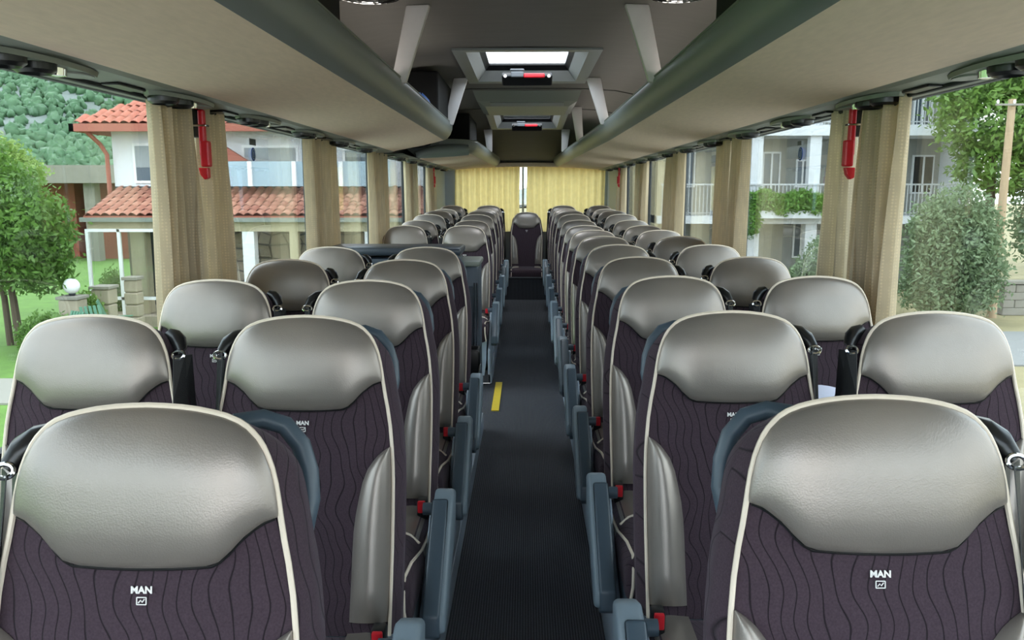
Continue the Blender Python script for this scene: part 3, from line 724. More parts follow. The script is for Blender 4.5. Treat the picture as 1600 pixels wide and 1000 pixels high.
# ------------------------------------------------------------------ curtains
def curtain(s, y0, y1, label, seed, mat='curtain', flare=0.0, folds=4, amp=.03, xin=.045):
    rs = random.Random(seed); X = XL if s < 0 else XR; zt, zb = WTOP + .005, SILL - .12
    ph = [rs.uniform(-.6, .6) for _ in range(8)]; yc = (y0 + y1) / 2; rows = []
    for i in range(19):
        v = i / 18; z = zt + (zb - zt) * v; row = []
        k = 1 + flare * math.sin(min(1, v * 1.3) * math.pi / 2); n = folds * 10
        for j in range(n + 1):
            u = j / n
            yy = yc + (u - .5) * (y1 - y0) * k + .012 * math.sin(5 * v + ph[int(u * 6)] * 3)
            a = amp * (.75 + .35 * v + .25 * math.sin(2.2 * v + 7 * u + ph[0]))
            row.append((X - s * (xin + a * math.sin(2 * math.pi * folds * u + ph[1] + .9 * math.sin(2.3 * v + ph[2]) * u) + .012 * math.sin(9 * u + ph[3])), yy, z))
        rows.append(row)
    b = MB(); b.grid(rows); b.grid([[(p[0] - s * .0025, p[1], p[2]) for p in r_] for r_ in rows])
    r = empty('curtain', (X - s * xin, yc, zt)); tag(r, label, 'curtain', 'side window curtains')
    o = b.build('cloth', mat, r, smooth=True); o.location = (-(X - s * xin), -yc, -zt)
    for k in range(3):
        MB().tube([(0, (k - 1) * (y1 - y0) * .4, .0), (0, (k - 1) * (y1 - y0) * .4, .022)], .006, 6).build('hook', 'black', r)
CUR = {2: (2.53, 2.82, 2.90, 3.13), 3: (4.30, 4.60, 4.66, 4.95), 4: (6.05, 6.38, 6.44, 6.72), 5: (7.9, 8.2, 8.26, 8.52), 6: (9.6, 9.9, 9.98, 10.25)}
for s in (-1, 1):
    sd = 'house' if s < 0 else 'balcony building'
    for k, (a, b_, c_, d_) in CUR.items():
        pil = ORD[k - 1] + ' curtained pillar from windscreen'
        curtain(s, a, b_, 'beige curtain at the front edge of the %s, %s side' % (pil, sd), 10 * k + s, 'curtain', -.08 if k > 2 else .02, 5 if k == 2 else 4, .034)
        pale = k in (5, 6) or (k == 2 and s > 0)
        curtain(s, c_, d_, '%s curtain at the rear edge of the %s, %s side' % ('pale' if pale else 'beige', pil, sd), 10 * k + s + 3, 'sheer' if pale else 'curtain', .12 if k > 4 else .0, 4, .03)
    X = XL if s < 0 else XR
    o = MB().tube([(X - s * .052, 1.0, WTOP - .005), (X - s * .052, 10.4, WTOP - .005)], .008, 8).build('curtain_rail', 'darkframe'); tag(o, 'dark curtain rail above the windows on the %s side' % sd, 'curtain rail', 'curtain rails')
def rear_curtain(x0, x1, label, seed):
    rs = random.Random(seed); rows = []; ph = [rs.uniform(0, 6) for _ in range(5)]; n = 150
    for i in range(13):
        v = i / 12; row = []
        for j in range(n + 1):
            u = j / n; x = x0 + (x1 - x0) * u; zt = U(.365 - .045 * (x / 1.16) ** 2); z = zt + (U(-.6) - zt) * v
            row.append((x + .004 * math.sin(6 * v + ph[0]), YR - .09 + .016 * math.sin(2 * math.pi * 11 * u + 1.2 * math.sin(5 * u + ph[1]) + .5 * math.sin(2 * v + ph[2])) + .006 * math.sin(40 * u + ph[3]), z))
        rows.append(row)
    b = MB(); b.grid(rows); o = b.build('rear_curtain', 'yellow_cur', smooth=True); tag(o, label, 'curtain', 'rear window curtains')
rear_curtain(-1.06, -.105, 'yellow backlit rear window curtain on the house side', 3)
rear_curtain(.0, 1.15, 'yellow backlit rear window curtain on the balcony building side', 4)

# ------------------------------------------------------------------ emergency hammers on the pillars, window stickers
def hammer(s, y, label, red='red'):
    X = (XL + .085) if s < 0 else (XR - .085)
    r = empty('emergency_hammer', (X, y, U(.10))); tag(r, label, 'hammer', 'pillar hammers')
    MB().rbox((.05, .03, .10), (s * .025, .015, .135), .006).build('bracket', 'black', r)
    MB().rbox((.022, .026, .16), (0, 0, .10), .006).build('handle', 'red', r)
    MB().rbox((.032, .032, .09), (-s * .008, 0, .028), .006).build('grip', 'red', r)
    MB().bprism([(-.018, -.02), (.016, -.02), (.016, -.055), (.002, -.062), (-.012, -.045)], 'y', -.013, .013, .003).build('hammer_head', 'red', r)
    MB().rbox((.05, .03, .008), (s * .005, 0, .125), .003).build('wire_clip', 'chrome', r)
hammer(-1, 2.86, 'red emergency hammer between the front curtains on the house side')
hammer(1, 2.86, 'red emergency hammer between the front curtains on the balcony building side')
hammer(-1, 9.94, 'red emergency hammer by the last pillar on the house side')
hammer(1, 9.94, 'red emergency hammer by the last pillar on the balcony building side')
for s in (-1, 1):
    X = (XL - .03) if s < 0 else (XR + .03); y = 3.72
    r = empty('window_sticker', (X, y, U(.165))); tag(r, 'blue oval emergency exit sticker on the %s side window' % ('house' if s < 0 else 'balcony building'), 'sticker', 'window stickers')
    MB().lathe([(.03, 0), (.03, -s * .002)], n=24, axis='x').build('disc', 'sticker_blue', r)
    MB().tube([(-s * .003, .022 * math.cos(q), .022 * math.sin(q)) for q in np.linspace(0, 2 * math.pi, 21)], .0016, 5).build('ring', 'bluepanel', r)
    MB().box((-s * .003 - .0004, -.004, -.014), (-s * .003 + .0004, .004, .012)).build('hammer_symbol', 'bluepanel', r)
    if s < 0: MB().rbox((.003, .085, .03), (0, .0, .055), .001).build('rectangle', 'sticker_grey', r)
    else: MB().rbox((.003, .05, .02), (0, .02, .048), .001).build('rectangle', 'sticker_grey', r)

# ================================================================== OUTDOORS
GZ = U(-3.2)                       # ground level
def leaves(n, blobs, size, m, name='foliage', parent=None, loc=(0, 0, 0), seed=1, shell=.55):
    g = np.random.default_rng(seed); B_ = np.array(blobs, float); vol = B_[:, 3] * B_[:, 4] * B_[:, 5]; idx = g.choice(len(B_), n, p=vol / vol.sum())
    d = g.normal(size=(n, 3)); d /= np.linalg.norm(d, axis=1)[:, None]; rad = shell + (1 - shell) * g.random(n) ** .7; rad *= 1 + .12 * g.normal(size=n)
    c = B_[idx, :3] + d * rad[:, None] * B_[idx, 3:6]
    a = g.normal(size=(n, 3)); a /= np.linalg.norm(a, axis=1)[:, None]; b_ = np.cross(a, g.normal(size=(n, 3))); b_ /= np.linalg.norm(b_, axis=1)[:, None]
    s = size * (.6 + .8 * g.random(n))[:, None]
    V = np.stack([c - a * s, c + b_ * s * .42, c + a * s, c - b_ * s * .42], 1).reshape(-1, 3)
    me = bpy.data.meshes.new(name); me.vertices.add(4 * n); me.vertices.foreach_set('co', V.ravel().astype(np.float32)); me.loops.add(4 * n); me.loops.foreach_set('vertex_index', np.arange(4 * n, dtype=np.int32))
    me.polygons.add(n); me.polygons.foreach_set('loop_start', np.arange(0, 4 * n, 4, dtype=np.int32)); me.polygons.foreach_set('loop_total', np.full(n, 4, np.int32)); me.update(calc_edges=True); me.validate()
    me.materials.append(M[m]); o = bpy.data.objects.new(name, me); C.objects.link(o); o.parent = parent; o.location = loc; o['kind'] = 'stuff'
    return o
def tree(name, base, blobs, n, size, m, label, trunks, seed, cat='tree', group=None, shell=.55):
    r = empty(name, base); tag(r, label, cat, group)
    leaves(n, blobs, size, m, 'foliage', r, seed=seed, shell=shell)
    for pts, rad in trunks: MB().tube(pts, rad, 8).build('trunk', 'bark', r, smooth=True)
    return r

# ground
M['leaf_e'] = m_leaf('leaf_pale_green', dim((96, 150, 52)), dim((206, 232, 130)))
M['apron'] = plain('pale_concrete', (164, 160, 153), 0.9, var=.06, scale=2)  # unseen ground kept pale to bounce daylight up through the windows
b = MB(); b.grid([[(x, y, GZ - (.0 if y < 30 else .0)) for x in (-260, -60, -3.0)] for y in (-60, 10, 40, 160)])
o = b.build('lawn', 'grass'); tag(o, 'green lawn in front of the tiled-roof house', 'lawn', kind='structure')
o = MB().grid([[(x, y, GZ) for x in (-3.0, 3.0, 200)] for y in (-60, 10, 60, 200)]).build('gravel_ground', 'drygrass'); tag(o, 'dry grass and gravel ground beside the balcony building', 'ground', kind='structure')
o = MB().box((-5.6, -60, GZ - .1), (5.6, 17, GZ + .02)).build('paved_apron', 'apron'); tag(o, 'pale concrete parking apron the coach stands on', 'pavement', kind='structure')
o = MB().box((9, 14.6, GZ - .1), (80, 18.2, GZ + .03)).build('road', 'asphalt'); tag(o, 'pale asphalt road before the concrete wall', 'road', kind='structure')
o = MB().box((-60, 11.6, GZ - .1), (-6.5, 13.2, GZ + .03)).build('garden_path', 'path'); tag(o, 'paved path crossing the lawn by the tree', 'path', kind='structure')

# ---------------------------------------------------------------- white house with tiled roofs
H = empty('house', (-6.5, 21, GZ)); tag(H, 'white house with terracotta tiled roof, porch and blue balcony panels', 'house')
Lh = lambda p: (p[0] + 6.5, p[1] - 21, p[2] - GZ)
def hb(name, a, b, m, parent=None, rb=None):
    q = MB()
    if rb: q.rbox([abs(b[i] - a[i]) for i in range(3)], Lh([(a[i] + b[i]) / 2 for i in range(3)]), rb)
    else: q.box(Lh([min(a[i], b[i]) for i in range(3)]), Lh([max(a[i], b[i]) for i in range(3)]))
    return q.build(name, m, parent or H)
hb('wall', (-10.75, 21, U(-.9)), (-1.8, 28, U(1.62)), 'stucco')
rowsr = []
zE, zR = U(1.62), U(3.6)
MB().add([Lh(p) for p in ((-11.35, 20.3, zE), (-1.2, 20.3, zE), (-1.2, 28.6, zE), (-11.35, 28.6, zE), (-7.8, 24.4, zR), (-4.5, 24.4, zR))], [(0, 1, 5, 4), (1, 2, 5), (2, 3, 4, 5), (3, 0, 4), (3, 2, 1, 0)]).build('roof', 'tile', H)
hb('fascia', (-11.4, 20.2, zE - .16), (-1.2, 20.32, zE + .03), 'fascia'); hb('fascia', (-11.4, 20.2, zE - .16), (-11.28, 28.6, zE + .03), 'fascia')
# roof tiles of the visible front slope
def tile_mesh(L_, W_):
    rows = []
    for i in range(2):
        rows.append([(W_ * (j / 4 - .5), L_ * i, .06 * math.sin(math.pi * j / 4) + (.015 if i == 0 else 0)) for j in range(5)])
    b = MB().grid(rows); b.grid([[(x, y, z - .018) for x, y, z in r_] for r_ in rows]); 
    me_o = b.build('roof_tile', 'tile_single', None, smooth=True); me = me_o.data; bpy.data.objects.remove(me_o); return me
TM = tile_mesh(.40, .245)
def tile_roof(parent, p0, p1, q0, q1, nc, nr, stuff=None):
    """tiles on the quad eave p0-p1 to top q0-q1 (world coordinates)"""
    p0, p1, q0, q1 = (Vector(Lh(v)) for v in (p0, p1, q0, q1)); out = []
    for i in range(nr):
        for j in range(nc):
            u = (j + .5) / nc; v = i / nr
            a = p0.lerp(p1, u); t = q0.lerp(q1, u); pos = a.lerp(t, v); up = (t - a).normalized(); xr = (p1 - p0).normalized(); nrm = xr.cross(up).normalized()
            up2 = nrm.cross(xr)
            Mx = Matrix((xr, up2, nrm)).transposed().to_4x4(); sc = (p1 - p0).length / nc / .245; sl = (t - a).length / nr / .36
            Mx = Matrix.Translation(pos + nrm * (.012 + random.uniform(0, .008))) @ Mx @ Matrix.Diagonal((sc, sl, 1, 1)); out.append(Mx)
    if stuff:
        b = MB()
        for Mx in out: b.add([Mx @ v.co for v in TM.vertices], [tuple(p.vertices) for p in TM.polygons])
        o = b.build('tile_field', 'tile', parent, smooth=True); o['kind'] = 'stuff'
    else:
        for Mx in out:
            o = bpy.data.objects.new('roof_tile', TM); C.objects.link(o); o.parent = parent; o.matrix_local = Mx
pe, pt = 19.0, 21.0; zpe, zpt = U(-.60), U(.06)
pr_ = MB().add([Lh(p) for p in ((-10.55, pe, zpe), (-2.0, pe, zpe), (-2.0, pt, zpt), (-10.7, pt, zpt), (-10.55, pe, zpe - .06), (-2.0, pe, zpe - .06), (-2.0, pt, zpt - .06), (-10.7, pt, zpt - .06))], [(0, 1, 2, 3), (7, 6, 5, 4), (0, 4, 5, 1), (1, 5, 6, 2), (3, 2, 6, 7), (0, 3, 7, 4)]).build('porch_roof', 'tile', H)
tile_roof(pr_, (-10.55, pe, zpe), (-2.0, pe, zpe), (-10.7, pt, zpt), (-2.0, pt, zpt), 40, 7)
tile_roof(H, (-11.35, 20.28, zE + .02), (-1.2, 20.28, zE + .02), (-9.57, 22.35, zE + 1.0), (-2.85, 22.35, zE + 1.0), 42, 6, True)
hb('gutter', (-10.6, 18.9, zpe - .13), (-2.0, 19.04, zpe - .03), 'service')
hb('porch_beam', (-10.5, 19.05, zpe - .36), (-2.0, 19.2, zpe - .13), 'cream')
hb('lead_flashing', (-10.7, 20.9, zpt), (-2.0, 20.99, zpt + .05), 'darkframe')
MB().tube([Lh(p) for p in ((-11.1, 20.35, zE - .1), (-10.95, 20.8, zE - .45), (-10.85, 20.9, zE - .7), (-10.85, 20.9, U(-.1)))], .055, 8).build('downpipe', 'fascia', H)
def window(x0, x1, z0, z1, sh, y=21.0):
    f = hb('window', (x0 - .07, y - .04, z0 - .07), (x1 + .07, y, z1 + .07), 'white')
    hb('window_pane', (x0, y - .05, z0), (x1, y - .03, z1), 'pane', f)
    if sh: hb('shutter', (x0, y - .06, z0 + (z1 - z0) * (1 - sh)), (x1, y - .045, z1), 'shutter', f)
a = at(214, 282, 20.95); c = at(250, 228, 20.95); window(a.x, c.x, a.z, c.z, .62)
a = at(383, 262, 20.95); c = at(461, 231, 20.95); window(a.x, c.x, a.z - .5, c.z, .5)
a = at(540, 270, 20.95); c = at(600, 235, 20.95); window(a.x, c.x, a.z, c.z, .3)
# balcony with pale panels
zb0, zb1 = at(420, 291, 20.2).z, at(420, 252, 20.2).z
for k, (x0, x1) in enumerate(((350, 388), (395, 457), (463, 530), (536, 610))):
    hb('balcony_panel', (at(x0, 270, 20.3).x, 20.28, zb0), (at(x1, 270, 20.3).x, 20.32, zb1), 'bluepanel')
for x in (391, 460, 533): hb('balcony_post', (at(x, 270, 20.26).x - .05, 20.2, zb0), (at(x, 270, 20.26).x + .05, 20.28, zb1), 'white')
g_ = [at(350, 252, 20.5), at(386, 251, 20.5), at(350, 228, 20.5)]
MB().prism([(p.x + 6.5, p.z - GZ) for p in g_], 'y', -.5, -.35).build('small_gable', 'fascia', H)
# under the porch: stone wall, columns, glazing
hb('stone_wall', (-10.4, 20.75, GZ), (-1.8, 21, zpt - .3), 'mortar')
sw = [o for o in H.children if o.name.startswith('stone_wall')][0]
rs = random.Random(5)
nx, nz_ = 17, 6; P = {}
for i in range(nx + 1):
    for j in range(nz_ + 1):
        P[i, j] = (-8.0 + 6.0 * i / nx + (rs.uniform(-.10, .10) if 0 < i < nx else 0), U(-2.7) + 1.9 * j / nz_ + (rs.uniform(-.09, .09) if 0 < j < nz_ else 0))
for i in range(nx):
    for j in range(nz_):
        q = [P[i, j], P[i + 1, j], P[i + 1, j + 1], P[i, j + 1]]; cx = sum(p[0] for p in q) / 4; cz = sum(p[1] for p in q) / 4
        q = [(cx + (x - cx) * .88 + 6.5, cz + (z - cz) * .86 - GZ) for x, z in q]; dp = rs.uniform(.02, .05)
        MB().prism(q, 'y', -.25 - dp, -.24).build('stone', 'stone', sw)
for x, w_ in ((389, .14), (216, .17), (580, .14), (460, .10)):
    p = at(x, 360, 19.15); hb('porch_post', (p.x - w_, 19.06, GZ + .25), (p.x + w_, 19.06 + w_ * 2, zpe - .36), 'white' if w_ == .14 else 'cream')
hb('terrace', (-10.4, 18.6, GZ), (-1.9, 21, GZ + .25), 'stone')
# glazed windbreak at the left end of the porch
for z in (360, 466): p = at(190, z, 18.9); hb('glazing_rail', (-10.4, 18.86, p.z - .035), (at(250, z, 18.9).x, 18.94, p.z + .035), 'white')
for x in (141, 190, 250): p = at(x, 420, 18.9); hb('glazing_post', (p.x - .035, 18.86, GZ + .2), (p.x + .035, 18.94, at(190, 358, 18.9).z), 'white')
gl = hb('glazing_pane', (-10.35, 18.895, at(190, 464, 18.9).z), (at(250, 400, 18.9).x, 18.905, at(190, 362, 18.9).z), 'clear')
p = at(240, 430, 20.6); hb('door', (p.x - .35, 20.6, GZ + .25), (p.x + .45, 20.7, zpe - .1), 'dark')
# garden pillars with globe lamp, green chairs
def pillar(px, py, Y, w_, label, lamp=False):
    t = at(px, py, Y); r = empty('stone_pillar', (t.x, Y, GZ)); tag(r, label, 'pillar', 'garden stone pillars'); h = t.z - GZ; k = max(3, int(h / .28))
    for i in range(k): MB().rbox((2 * w_ * (1 - .05 * (i % 2)), 2 * w_ * (1 - .05 * (i % 2)), h * .94 / k - .015), (0, 0, h * .94 * (i + .5) / k), .03).build('stone', 'stone', r)
    MB().rbox((2.3 * w_, 2.3 * w_, h * .06), (0, 0, h * .97), .01).build('coping', 'concrete', r)
    if lamp:
        q = empty('globe_lamp', (t.x, Y, t.z)); tag(q, 'white globe lamp on a stone garden pillar', 'lamp')
        MB().lathe([(.05, 0), (.07, .03), (.05, .06)], n=12).build('lamp_base', 'darkframe', q)
        MB().lathe([(.16 * math.sin(math.pi * i / 12) + .001, .20 - .16 * math.cos(math.pi * i / 12)) for i in range(13)], n=20).build('globe', 'white', q, smooth=True)
pillar(113, 462, 16.2, .2, 'stone garden pillar carrying the globe lamp', True)
pillar(162, 446, 17.6, .2, 'stone garden pillar beside the glazed porch'); pillar(207, 432, 18.4, .16, 'slim stone pillar at the glazed porch corner')
def chair(px, Y, rz, label):
    p = at(px, 480, Y); r = empty('garden_chair', (p.x, Y, GZ)); r.rotation_euler.z = rz; tag(r, label, 'chair', 'green garden chairs'); r.scale = (.85, .85, .85)
    for k in range(5): MB().rbox((.07, .03, .75), (-.2 + .1 * k, .28 + .0, .75), .008, rot=Matrix.Rotation(math.radians(-22), 3, 'X')).build('back_slat', 'greenwood', r)
    for k in range(5): MB().rbox((.5, .07, .025), (0, -.28 + .1 * k, .40), .006).build('seat_slat', 'greenwood', r)
    for sx in (-1, 1):
        MB().tube([(sx * .25, -.3, 0), (sx * .25, -.25, .62)], .025, 6).build('leg', 'greenwood', r); MB().tube([(sx * .25, .3, 0), (sx * .25, .15, .62)], .025, 6).build('leg', 'greenwood', r)
        MB().rbox((.07, .6, .03), (sx * .25, -.05, .635), .006).build('arm', 'greenwood', r)
chair(92, 14.6, -.5, 'green slatted garden chair beside the globe lamp pillar'); chair(152, 15.4, .9, 'green slatted garden chair beside the glazed porch'); chair(182, 16.6, 2.0, 'green slatted garden chair at the porch glazing corner')
# unfinished concrete building further back
r = empty('concrete_building', (-22, 38, GZ)); tag(r, 'unfinished concrete building with flat roof slab behind the house', 'building')
a = at(-80, 258, 36); c = at(182, 286, 36)
MB().box((a.x + 22, -2, c.z - GZ), (c.x + 22 + .4, 8, a.z - GZ)).build('roof_slab', 'concrete', r)
MB().box((a.x + 22, -.2, 0), (at(120, 300, 38).x + 22, 7, c.z - GZ)).build('wall', 'rust', r); MB().box((at(146, 300, 38).x + 22, -.2, 0), (c.x + 22, 7, c.z - GZ)).build('wall', 'rust', r)
MB().box((at(118, 300, 38).x + 22, 1.5, 0), (at(148, 300, 38).x + 22, 6, c.z - GZ)).build('dark_opening', 'dark', r)
for px in (40, 150): p = at(px, 300, 37); MB().box((p.x + 22 - .25, -1.6, 0), (p.x + 22 + .25, -1.1, c.z - GZ)).build('column', 'concrete', r)

# trees on the house side
tree('garden_tree', (-10.6, 16.2, GZ), [(-.3, 0, 3.1, 1.1, 1.1, .8), (.4, -.2, 2.5, 1.0, 1.0, .8), (-.6, .2, 2.2, 1.1, 1.0, .8), (.2, 0, 1.75, 1.0, .9, .6), (-.9, 0, 2.9, .8, .8, .7), (.6, .1, 1.9, .6, .6, .6), (-.4, 0, 3.5, .7, .7, .5), (.95, -.1, 2.75, .45, .45, .35), (1.0, 0, 2.2, .4, .4, .45), (-.2, 0, 3.95, .4, .4, .3), (.75, 0, 1.45, .5, .5, .4), (-1.1, 0, 1.6, .7, .6, .5)], 17000, .07, 'leaf_a',
     'leafy green garden tree on the lawn before the house', [([(.05, 0, 0), (.0, 0, 1.0), (-.2, 0, 2.6)], [.09, .07, .03]), ([(-.22, .1, 0), (-.25, .1, 1.0), (-.5, .1, 2.4)], [.07, .06, .03])], 3)
tree('background_tree', (-19.2, 29.5, GZ), [(-.3, 0, 4.5, 1.1, 1.0, .7), (.6, 0, 3.9, .9, .9, .6), (-1.4, 0, 3.9, 1.1, 1.0, .8), (-.2, 0, 3.0, 1.3, 1.1, .8)], 9000, .09, 'leaf_e', 'pale green tree behind the garden tree, before the concrete building', [([(0, 0, 0), (0, 0, 3.5)], [.16, .08])], 4)
for k, (px, Y, w_, h_, lab) in enumerate(((66, 15.3, .5, .8, 'dark green shrub at the foot of the garden tree'), (136, 16.9, .35, 1.0, 'light green shrub behind the stone garden pillar'), (178, 19.6, .35, 1.2, 'light green shrub inside the glazed porch'))):
    p = at(px, 470, Y); tree('shrub', (p.x, Y, GZ), [(0, 0, h_ * .5, w_, w_, h_ * .55), (w_ * .4, 0, h_ * .35, w_ * .7, w_ * .7, h_ * .4)], 3500, .045, ['leaf_a', 'leaf_c', 'leaf_c'][k], lab, [([(0, 0, 0), (0, 0, h_ * .6)], .02)], 20 + k, 'shrub')
# wooded hill
g = np.random.default_rng(11)
def hill_h(x, y):
    t = np.clip((y - 190) / 500, 0, 1); s = np.clip((-x - 20) / 150, 0, 1)
    return GZ + 165 * t * s + 8 * np.sin(x * .035) * t + 6 * np.sin(y * .05 + x * .02) * t
rows = [[(x, y, float(hill_h(x, y))) for x in np.linspace(-760, 40, 90)] for y in np.linspace(150, 720, 60)]
hill = MB().grid(rows).build('hill', 'rock', smooth=True); tag(hill, 'wooded limestone hill rising behind the house', 'hill', kind='structure')
def crowns(n, seed, name):
    """low-poly lumpy tree crowns, too many to count, as one part of the hill"""
    g = np.random.default_rng(seed); bm = bmesh.new(); bmesh.ops.create_icosphere(bm, subdivisions=2, radius=1.0); bm.verts.index_update()
    V0 = np.array([v.co[:] for v in bm.verts]); F0 = np.array([[v.index for v in f.verts] for f in bm.faces]); bm.free()
    y = 195 + 420 * g.random(n) ** .9; x = -y * (.22 + .52 * g.random(n)); z = hill_h(x, y)
    el = (z - CAM_Z) / y; keep = ~((el > 0.098 + .014 * np.sin(x * .09) + .03 * np.clip((x / y + .52) / .1, -1, 3)) & (g.random(n) < .66)); x, y, z = x[keep], y[keep], z[keep]; n = len(x)
    r = (.8 + 1.3 * g.random(n))[:, None, None]; V = V0[None] * r * (1 + .30 * g.normal(size=(n, len(V0), 1))); V[:, :, 2] *= 1.25
    V += np.stack([x, y, z + 1.0], 1)[:, None, :]; F = (F0[None] + (np.arange(n) * len(V0))[:, None, None]).reshape(-1, 3); nf = len(F)
    me = bpy.data.meshes.new(name); me.vertices.add(n * len(V0)); me.vertices.foreach_set('co', V.reshape(-1).astype(np.float32)); me.loops.add(3 * nf); me.loops.foreach_set('vertex_index', F.reshape(-1).astype(np.int32))
    me.polygons.add(nf); me.polygons.foreach_set('loop_start', np.arange(0, 3 * nf, 3, dtype=np.int32)); me.polygons.foreach_set('loop_total', np.full(nf, 3, np.int32)); me.update(calc_edges=True)
    me.materials.append(M['forest']); o = bpy.data.objects.new(name, me); C.objects.link(o); o.parent = hill; o['kind'] = 'stuff'
crowns(13000, 12, 'forest_cover')

# ---------------------------------------------------------------- balcony building
BY = 26.0
Bd = empty('balcony_building', (10, BY, GZ)); tag(Bd, 'pale building with white balcony railings and a green planter hedge', 'building')
Lb = lambda p: (p[0] - 10, p[1] - BY, p[2] - GZ)
def bb(name, a, b, m, parent=None): return MB().box(Lb([min(a[i], b[i]) for i in range(3)]), Lb([max(a[i], b[i]) for i in range(3)])).build(name, m, parent or Bd)
z1t, z1b = U(-.80), U(-1.05); z2t, z2b = U(2.05), U(1.72)
bb('rear_wall', (4.2, BY + 1.7, GZ), (14.2, BY + 2.0, U(6)), 'greyst'); bb('side_wall', (4.2, BY + .2, GZ), (4.5, BY + 9, U(6)), 'cream'); bb('side_wall', (13.9, BY + .2, GZ), (14.2, BY + 9, U(6)), 'stucco')
bb('projecting_wing', (1.8, BY + 2.2, GZ), (4.4, BY + 9, U(6)), 'cream')
bb('balcony_slab', (4.2, BY, z1b), (14.4, BY + 1.8, z1t), 'stucco'); bb('balcony_slab', (4.2, BY, z2b), (14.4, BY + 1.8, z2t), 'stucco')
bb('roof_edge', (4.0, BY - .3, U(4.7)), (14.4, BY + 2, U(5.0)), 'stucco')
for x in (1270, 1345, 1180): p = at(x, 300, BY + .15); bb('column', (p.x - .18, BY + .1, GZ), (p.x + .18, BY + .4, U(4.7)), 'stucco')
def bwin(x0, x1, y0, y1, m='pane', name='window'):
    a, c = at(x0, y1, BY + 1.65), at(x1, y0, BY + 1.65); f = bb(name, (a.x - .06, BY + 1.64, a.z - .06), (c.x + .06, BY + 1.7, c.z + .06), 'white')
    bb('window_pane', (a.x, BY + 1.62, a.z), (c.x, BY + 1.66, c.z), m, f); bb('glazing_bar', ((a.x + c.x) / 2 - .03, BY + 1.61, a.z), ((a.x + c.x) / 2 + .03, BY + 1.63, c.z), 'white', f)
bwin(1245, 1262, 252, 290); bwin(1425, 1458, 245, 300, 'dark'); bwin(1428, 1456, 140, 200); bwin(1192, 1218, 240, 300); bwin(1240, 1262, 350, 400); bwin(1120, 1150, 250, 300); bwin(1070, 1085, 225, 290); bwin(1300, 1330, 250, 300)
bwin(1300, 1335, 120, 190); bwin(1200, 1240, 120, 190)
for zt, zs in ((at(1200, 287, BY).z, z1t), (U(2.95), z2t)):
    rl = bb('railing', (4.3, BY + .05, zt - .05), (14.3, BY + .1, zt), 'railing'); bb('lower_rail', (4.3, BY + .05, zs + .08), (14.3, BY + .1, zs + .11), 'railing', rl)
    bme = MB().box((-.012, -.012, 0), (.012, .012, zt - zs)).build('baluster', 'railing', rl); bme.location = Lb((4.35, BY + .075, zs))
    for k in range(1, 84):
        o = bme.copy(); C.objects.link(o); o.parent = rl; o.location = Lb((4.35 + .12 * k, BY + .075, zs))
# planter hedge along the first floor balcony
a, c = at(1160, 336, BY - .3), at(1298, 303, BY - .3)
r = empty('balcony_hedge', (a.x, BY - .36, a.z)); tag(r, 'bright green hedge hanging from the first floor balcony planter', 'hedge')
MB().rbox((c.x - a.x, .3, .25), ((c.x - a.x) / 2, 0, .02), .02).build('planter', 'stucco', r)
leaves(9000, [(.3 + .32 * k, -.05, .38 + .08 * math.sin(k * 1.7), .33, .28, .36) for k in range(int((c.x - a.x) / .32))] + [(.25, -.1, -.2, .3, .2, .5)], .065, 'leaf_d', 'foliage', r, seed=31)
# vegetation by the building
def veg(name, px, Y, blobs, n, size, m, lab, seed, cat='tree', th=2.0, tr=.1):
    p = at(px, 400, Y); tree(name, (p.x, Y, GZ), blobs, n, size, m, lab, [([(0, 0, 0), (.05, 0, th * .6), (0, 0, th)], [tr, tr * .8, tr * .4])], seed, cat)
veg('olive_tree', 1488, 19.8, [(0, 0, 1.9, 1.05, 1.0, .9), (-.45, 0, 1.3, .8, .8, .9), (.5, 0, 1.3, .8, .8, .9), (.1, 0, 2.6, .75, .7, .75), (-.5, 0, 2.4, .6, .6, .7), (.55, 0, 2.3, .6, .6, .6), (0, 0, .7, 1.2, .9, .6)], 22000, .06, 'leaf_b', 'dense grey green olive bush before the balcony building', 41)
veg('street_tree', 1536, 23.4, [(0, 0, 5.2, 1.7, 1.5, 1.1), (1.2, 0, 6.2, 1.6, 1.4, 1.1), (-.7, 0, 6.1, 1.1, 1.1, .8), (1.9, 0, 4.6, 1.5, 1.4, 1.2), (.6, 0, 3.9, 1.6, 1.4, .9), (2.6, 0, 5.6, 1.3, 1.3, 1.4), (.2, 0, 7.0, 1.3, 1.2, .8)], 20000, .10, 'leaf_c', 'tall bright green tree behind the olive bush and pole', 42, th=5, tr=.16)
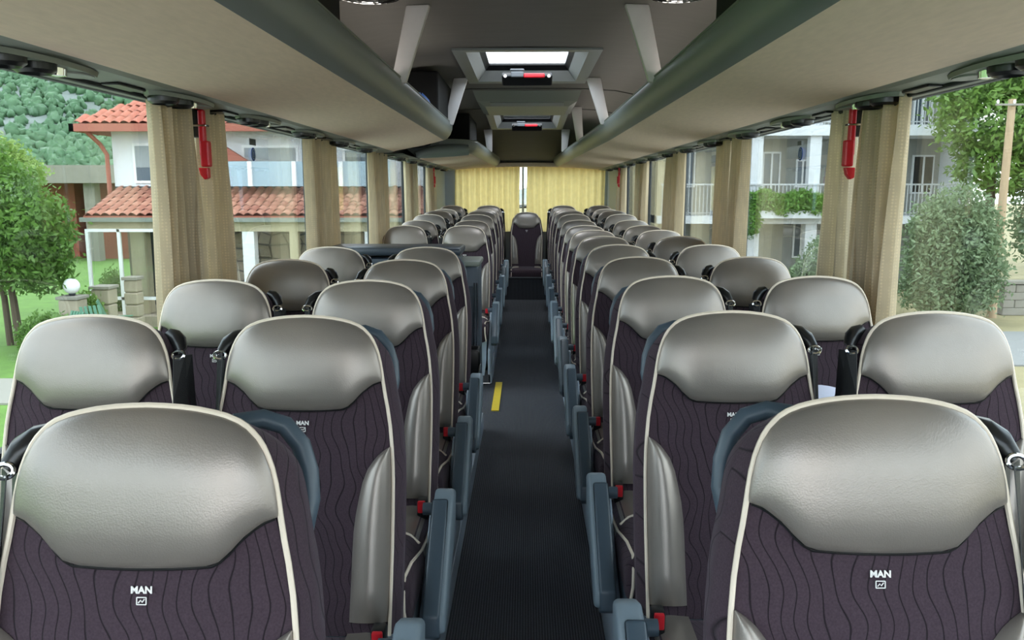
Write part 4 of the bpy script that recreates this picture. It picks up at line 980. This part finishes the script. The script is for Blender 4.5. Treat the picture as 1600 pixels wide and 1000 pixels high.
veg('street_tree', 1640, 22.2, [(0, 0, 2.6, 1.0, 1.0, 1.0), (.7, 0, 3.4, 1.1, 1.0, 1.0), (-.2, 0, 1.9, .8, .8, .7), (1.4, 0, 2.4, 1.2, 1.0, 1.2), (1.6, 0, 4.4, 1.2, 1., 1.)], 14000, .08, 'leaf_b', 'grey green tree beside the wooden pole and concrete wall', 43, th=3, tr=.1)
veg('flower_bush', 1262, 20.0, [(0, 0, .9, .5, .5, .7), (.3, 0, 1.6, .4, .4, .5), (-.3, 0, .5, .5, .4, .45), (.35, 0, .8, .45, .4, .7)], 6000, .05, 'leaf_b', 'grey green bush below the balcony hedge', 44, 'bush', 1.2, .04)
veg('flower_bush', 1192, 20.5, [(0, 0, .45, .6, .5, .45), (.5, 0, .4, .4, .4, .4)], 3500, .05, 'leaf_a', 'low dark green bush below the balcony hedge', 45, 'bush', .5, .03)
veg('background_tree', 1660, 33, [(0, 0, 5, 3, 2, 2), (2, 0, 7, 3, 2, 2), (-1, 0, 8, 2.4, 2, 1.6), (3, 0, 4, 3, 2, 2)], 12000, .16, 'leaf_a', 'large tree standing far behind the concrete wall', 46, th=6, tr=.2)
r = empty('utility_pole', (at(1568, 300, 20.4).x, 20.4, GZ)); tag(r, 'weathered wooden utility pole with crossbar beside the trees', 'pole')
zt = at(1568, 155, 20.4).z - GZ; MB().tube([(0, 0, 0), (0, 0, zt)], [.11, .085], 10).build('post', 'wood', r, smooth=True); MB().rbox((.9, .05, .05), (0, -.1, zt - .14), .008).build('crossbar', 'concrete', r)
for sx in (-.4, .0, .4): MB().lathe([(.02, 0), (.035, .04), (.02, .09)], (sx, -.1, zt - .115), 8).build('insulator', 'white', r)
r = empty('block_wall', (at(1558, 480, 21).x, 20.9, GZ)); tag(r, 'grey concrete block wall along the road', 'wall')
bme = None
for j in range(4):
    for i in range(16):
        if bme is None: bme = MB().rbox((.59, .28, .194), (0, 0, 0), .012, 1).build('block', 'concrete', r); o = bme
        else: o = bme.copy(); C.objects.link(o); o.parent = r
        o.location = (.3 + .6 * i + (.3 if j % 2 else 0), 0, .1 + .2 * j)
for j in (1, 3):
    o = bme.copy(); C.objects.link(o); o.parent = r; o.scale = (.49, 1, 1); o.location = (.15, 0, .1 + .2 * j)
MB().rbox((10.2, .36, .08), (4.95, 0, .86), .01).build('coping', 'concrete', r)
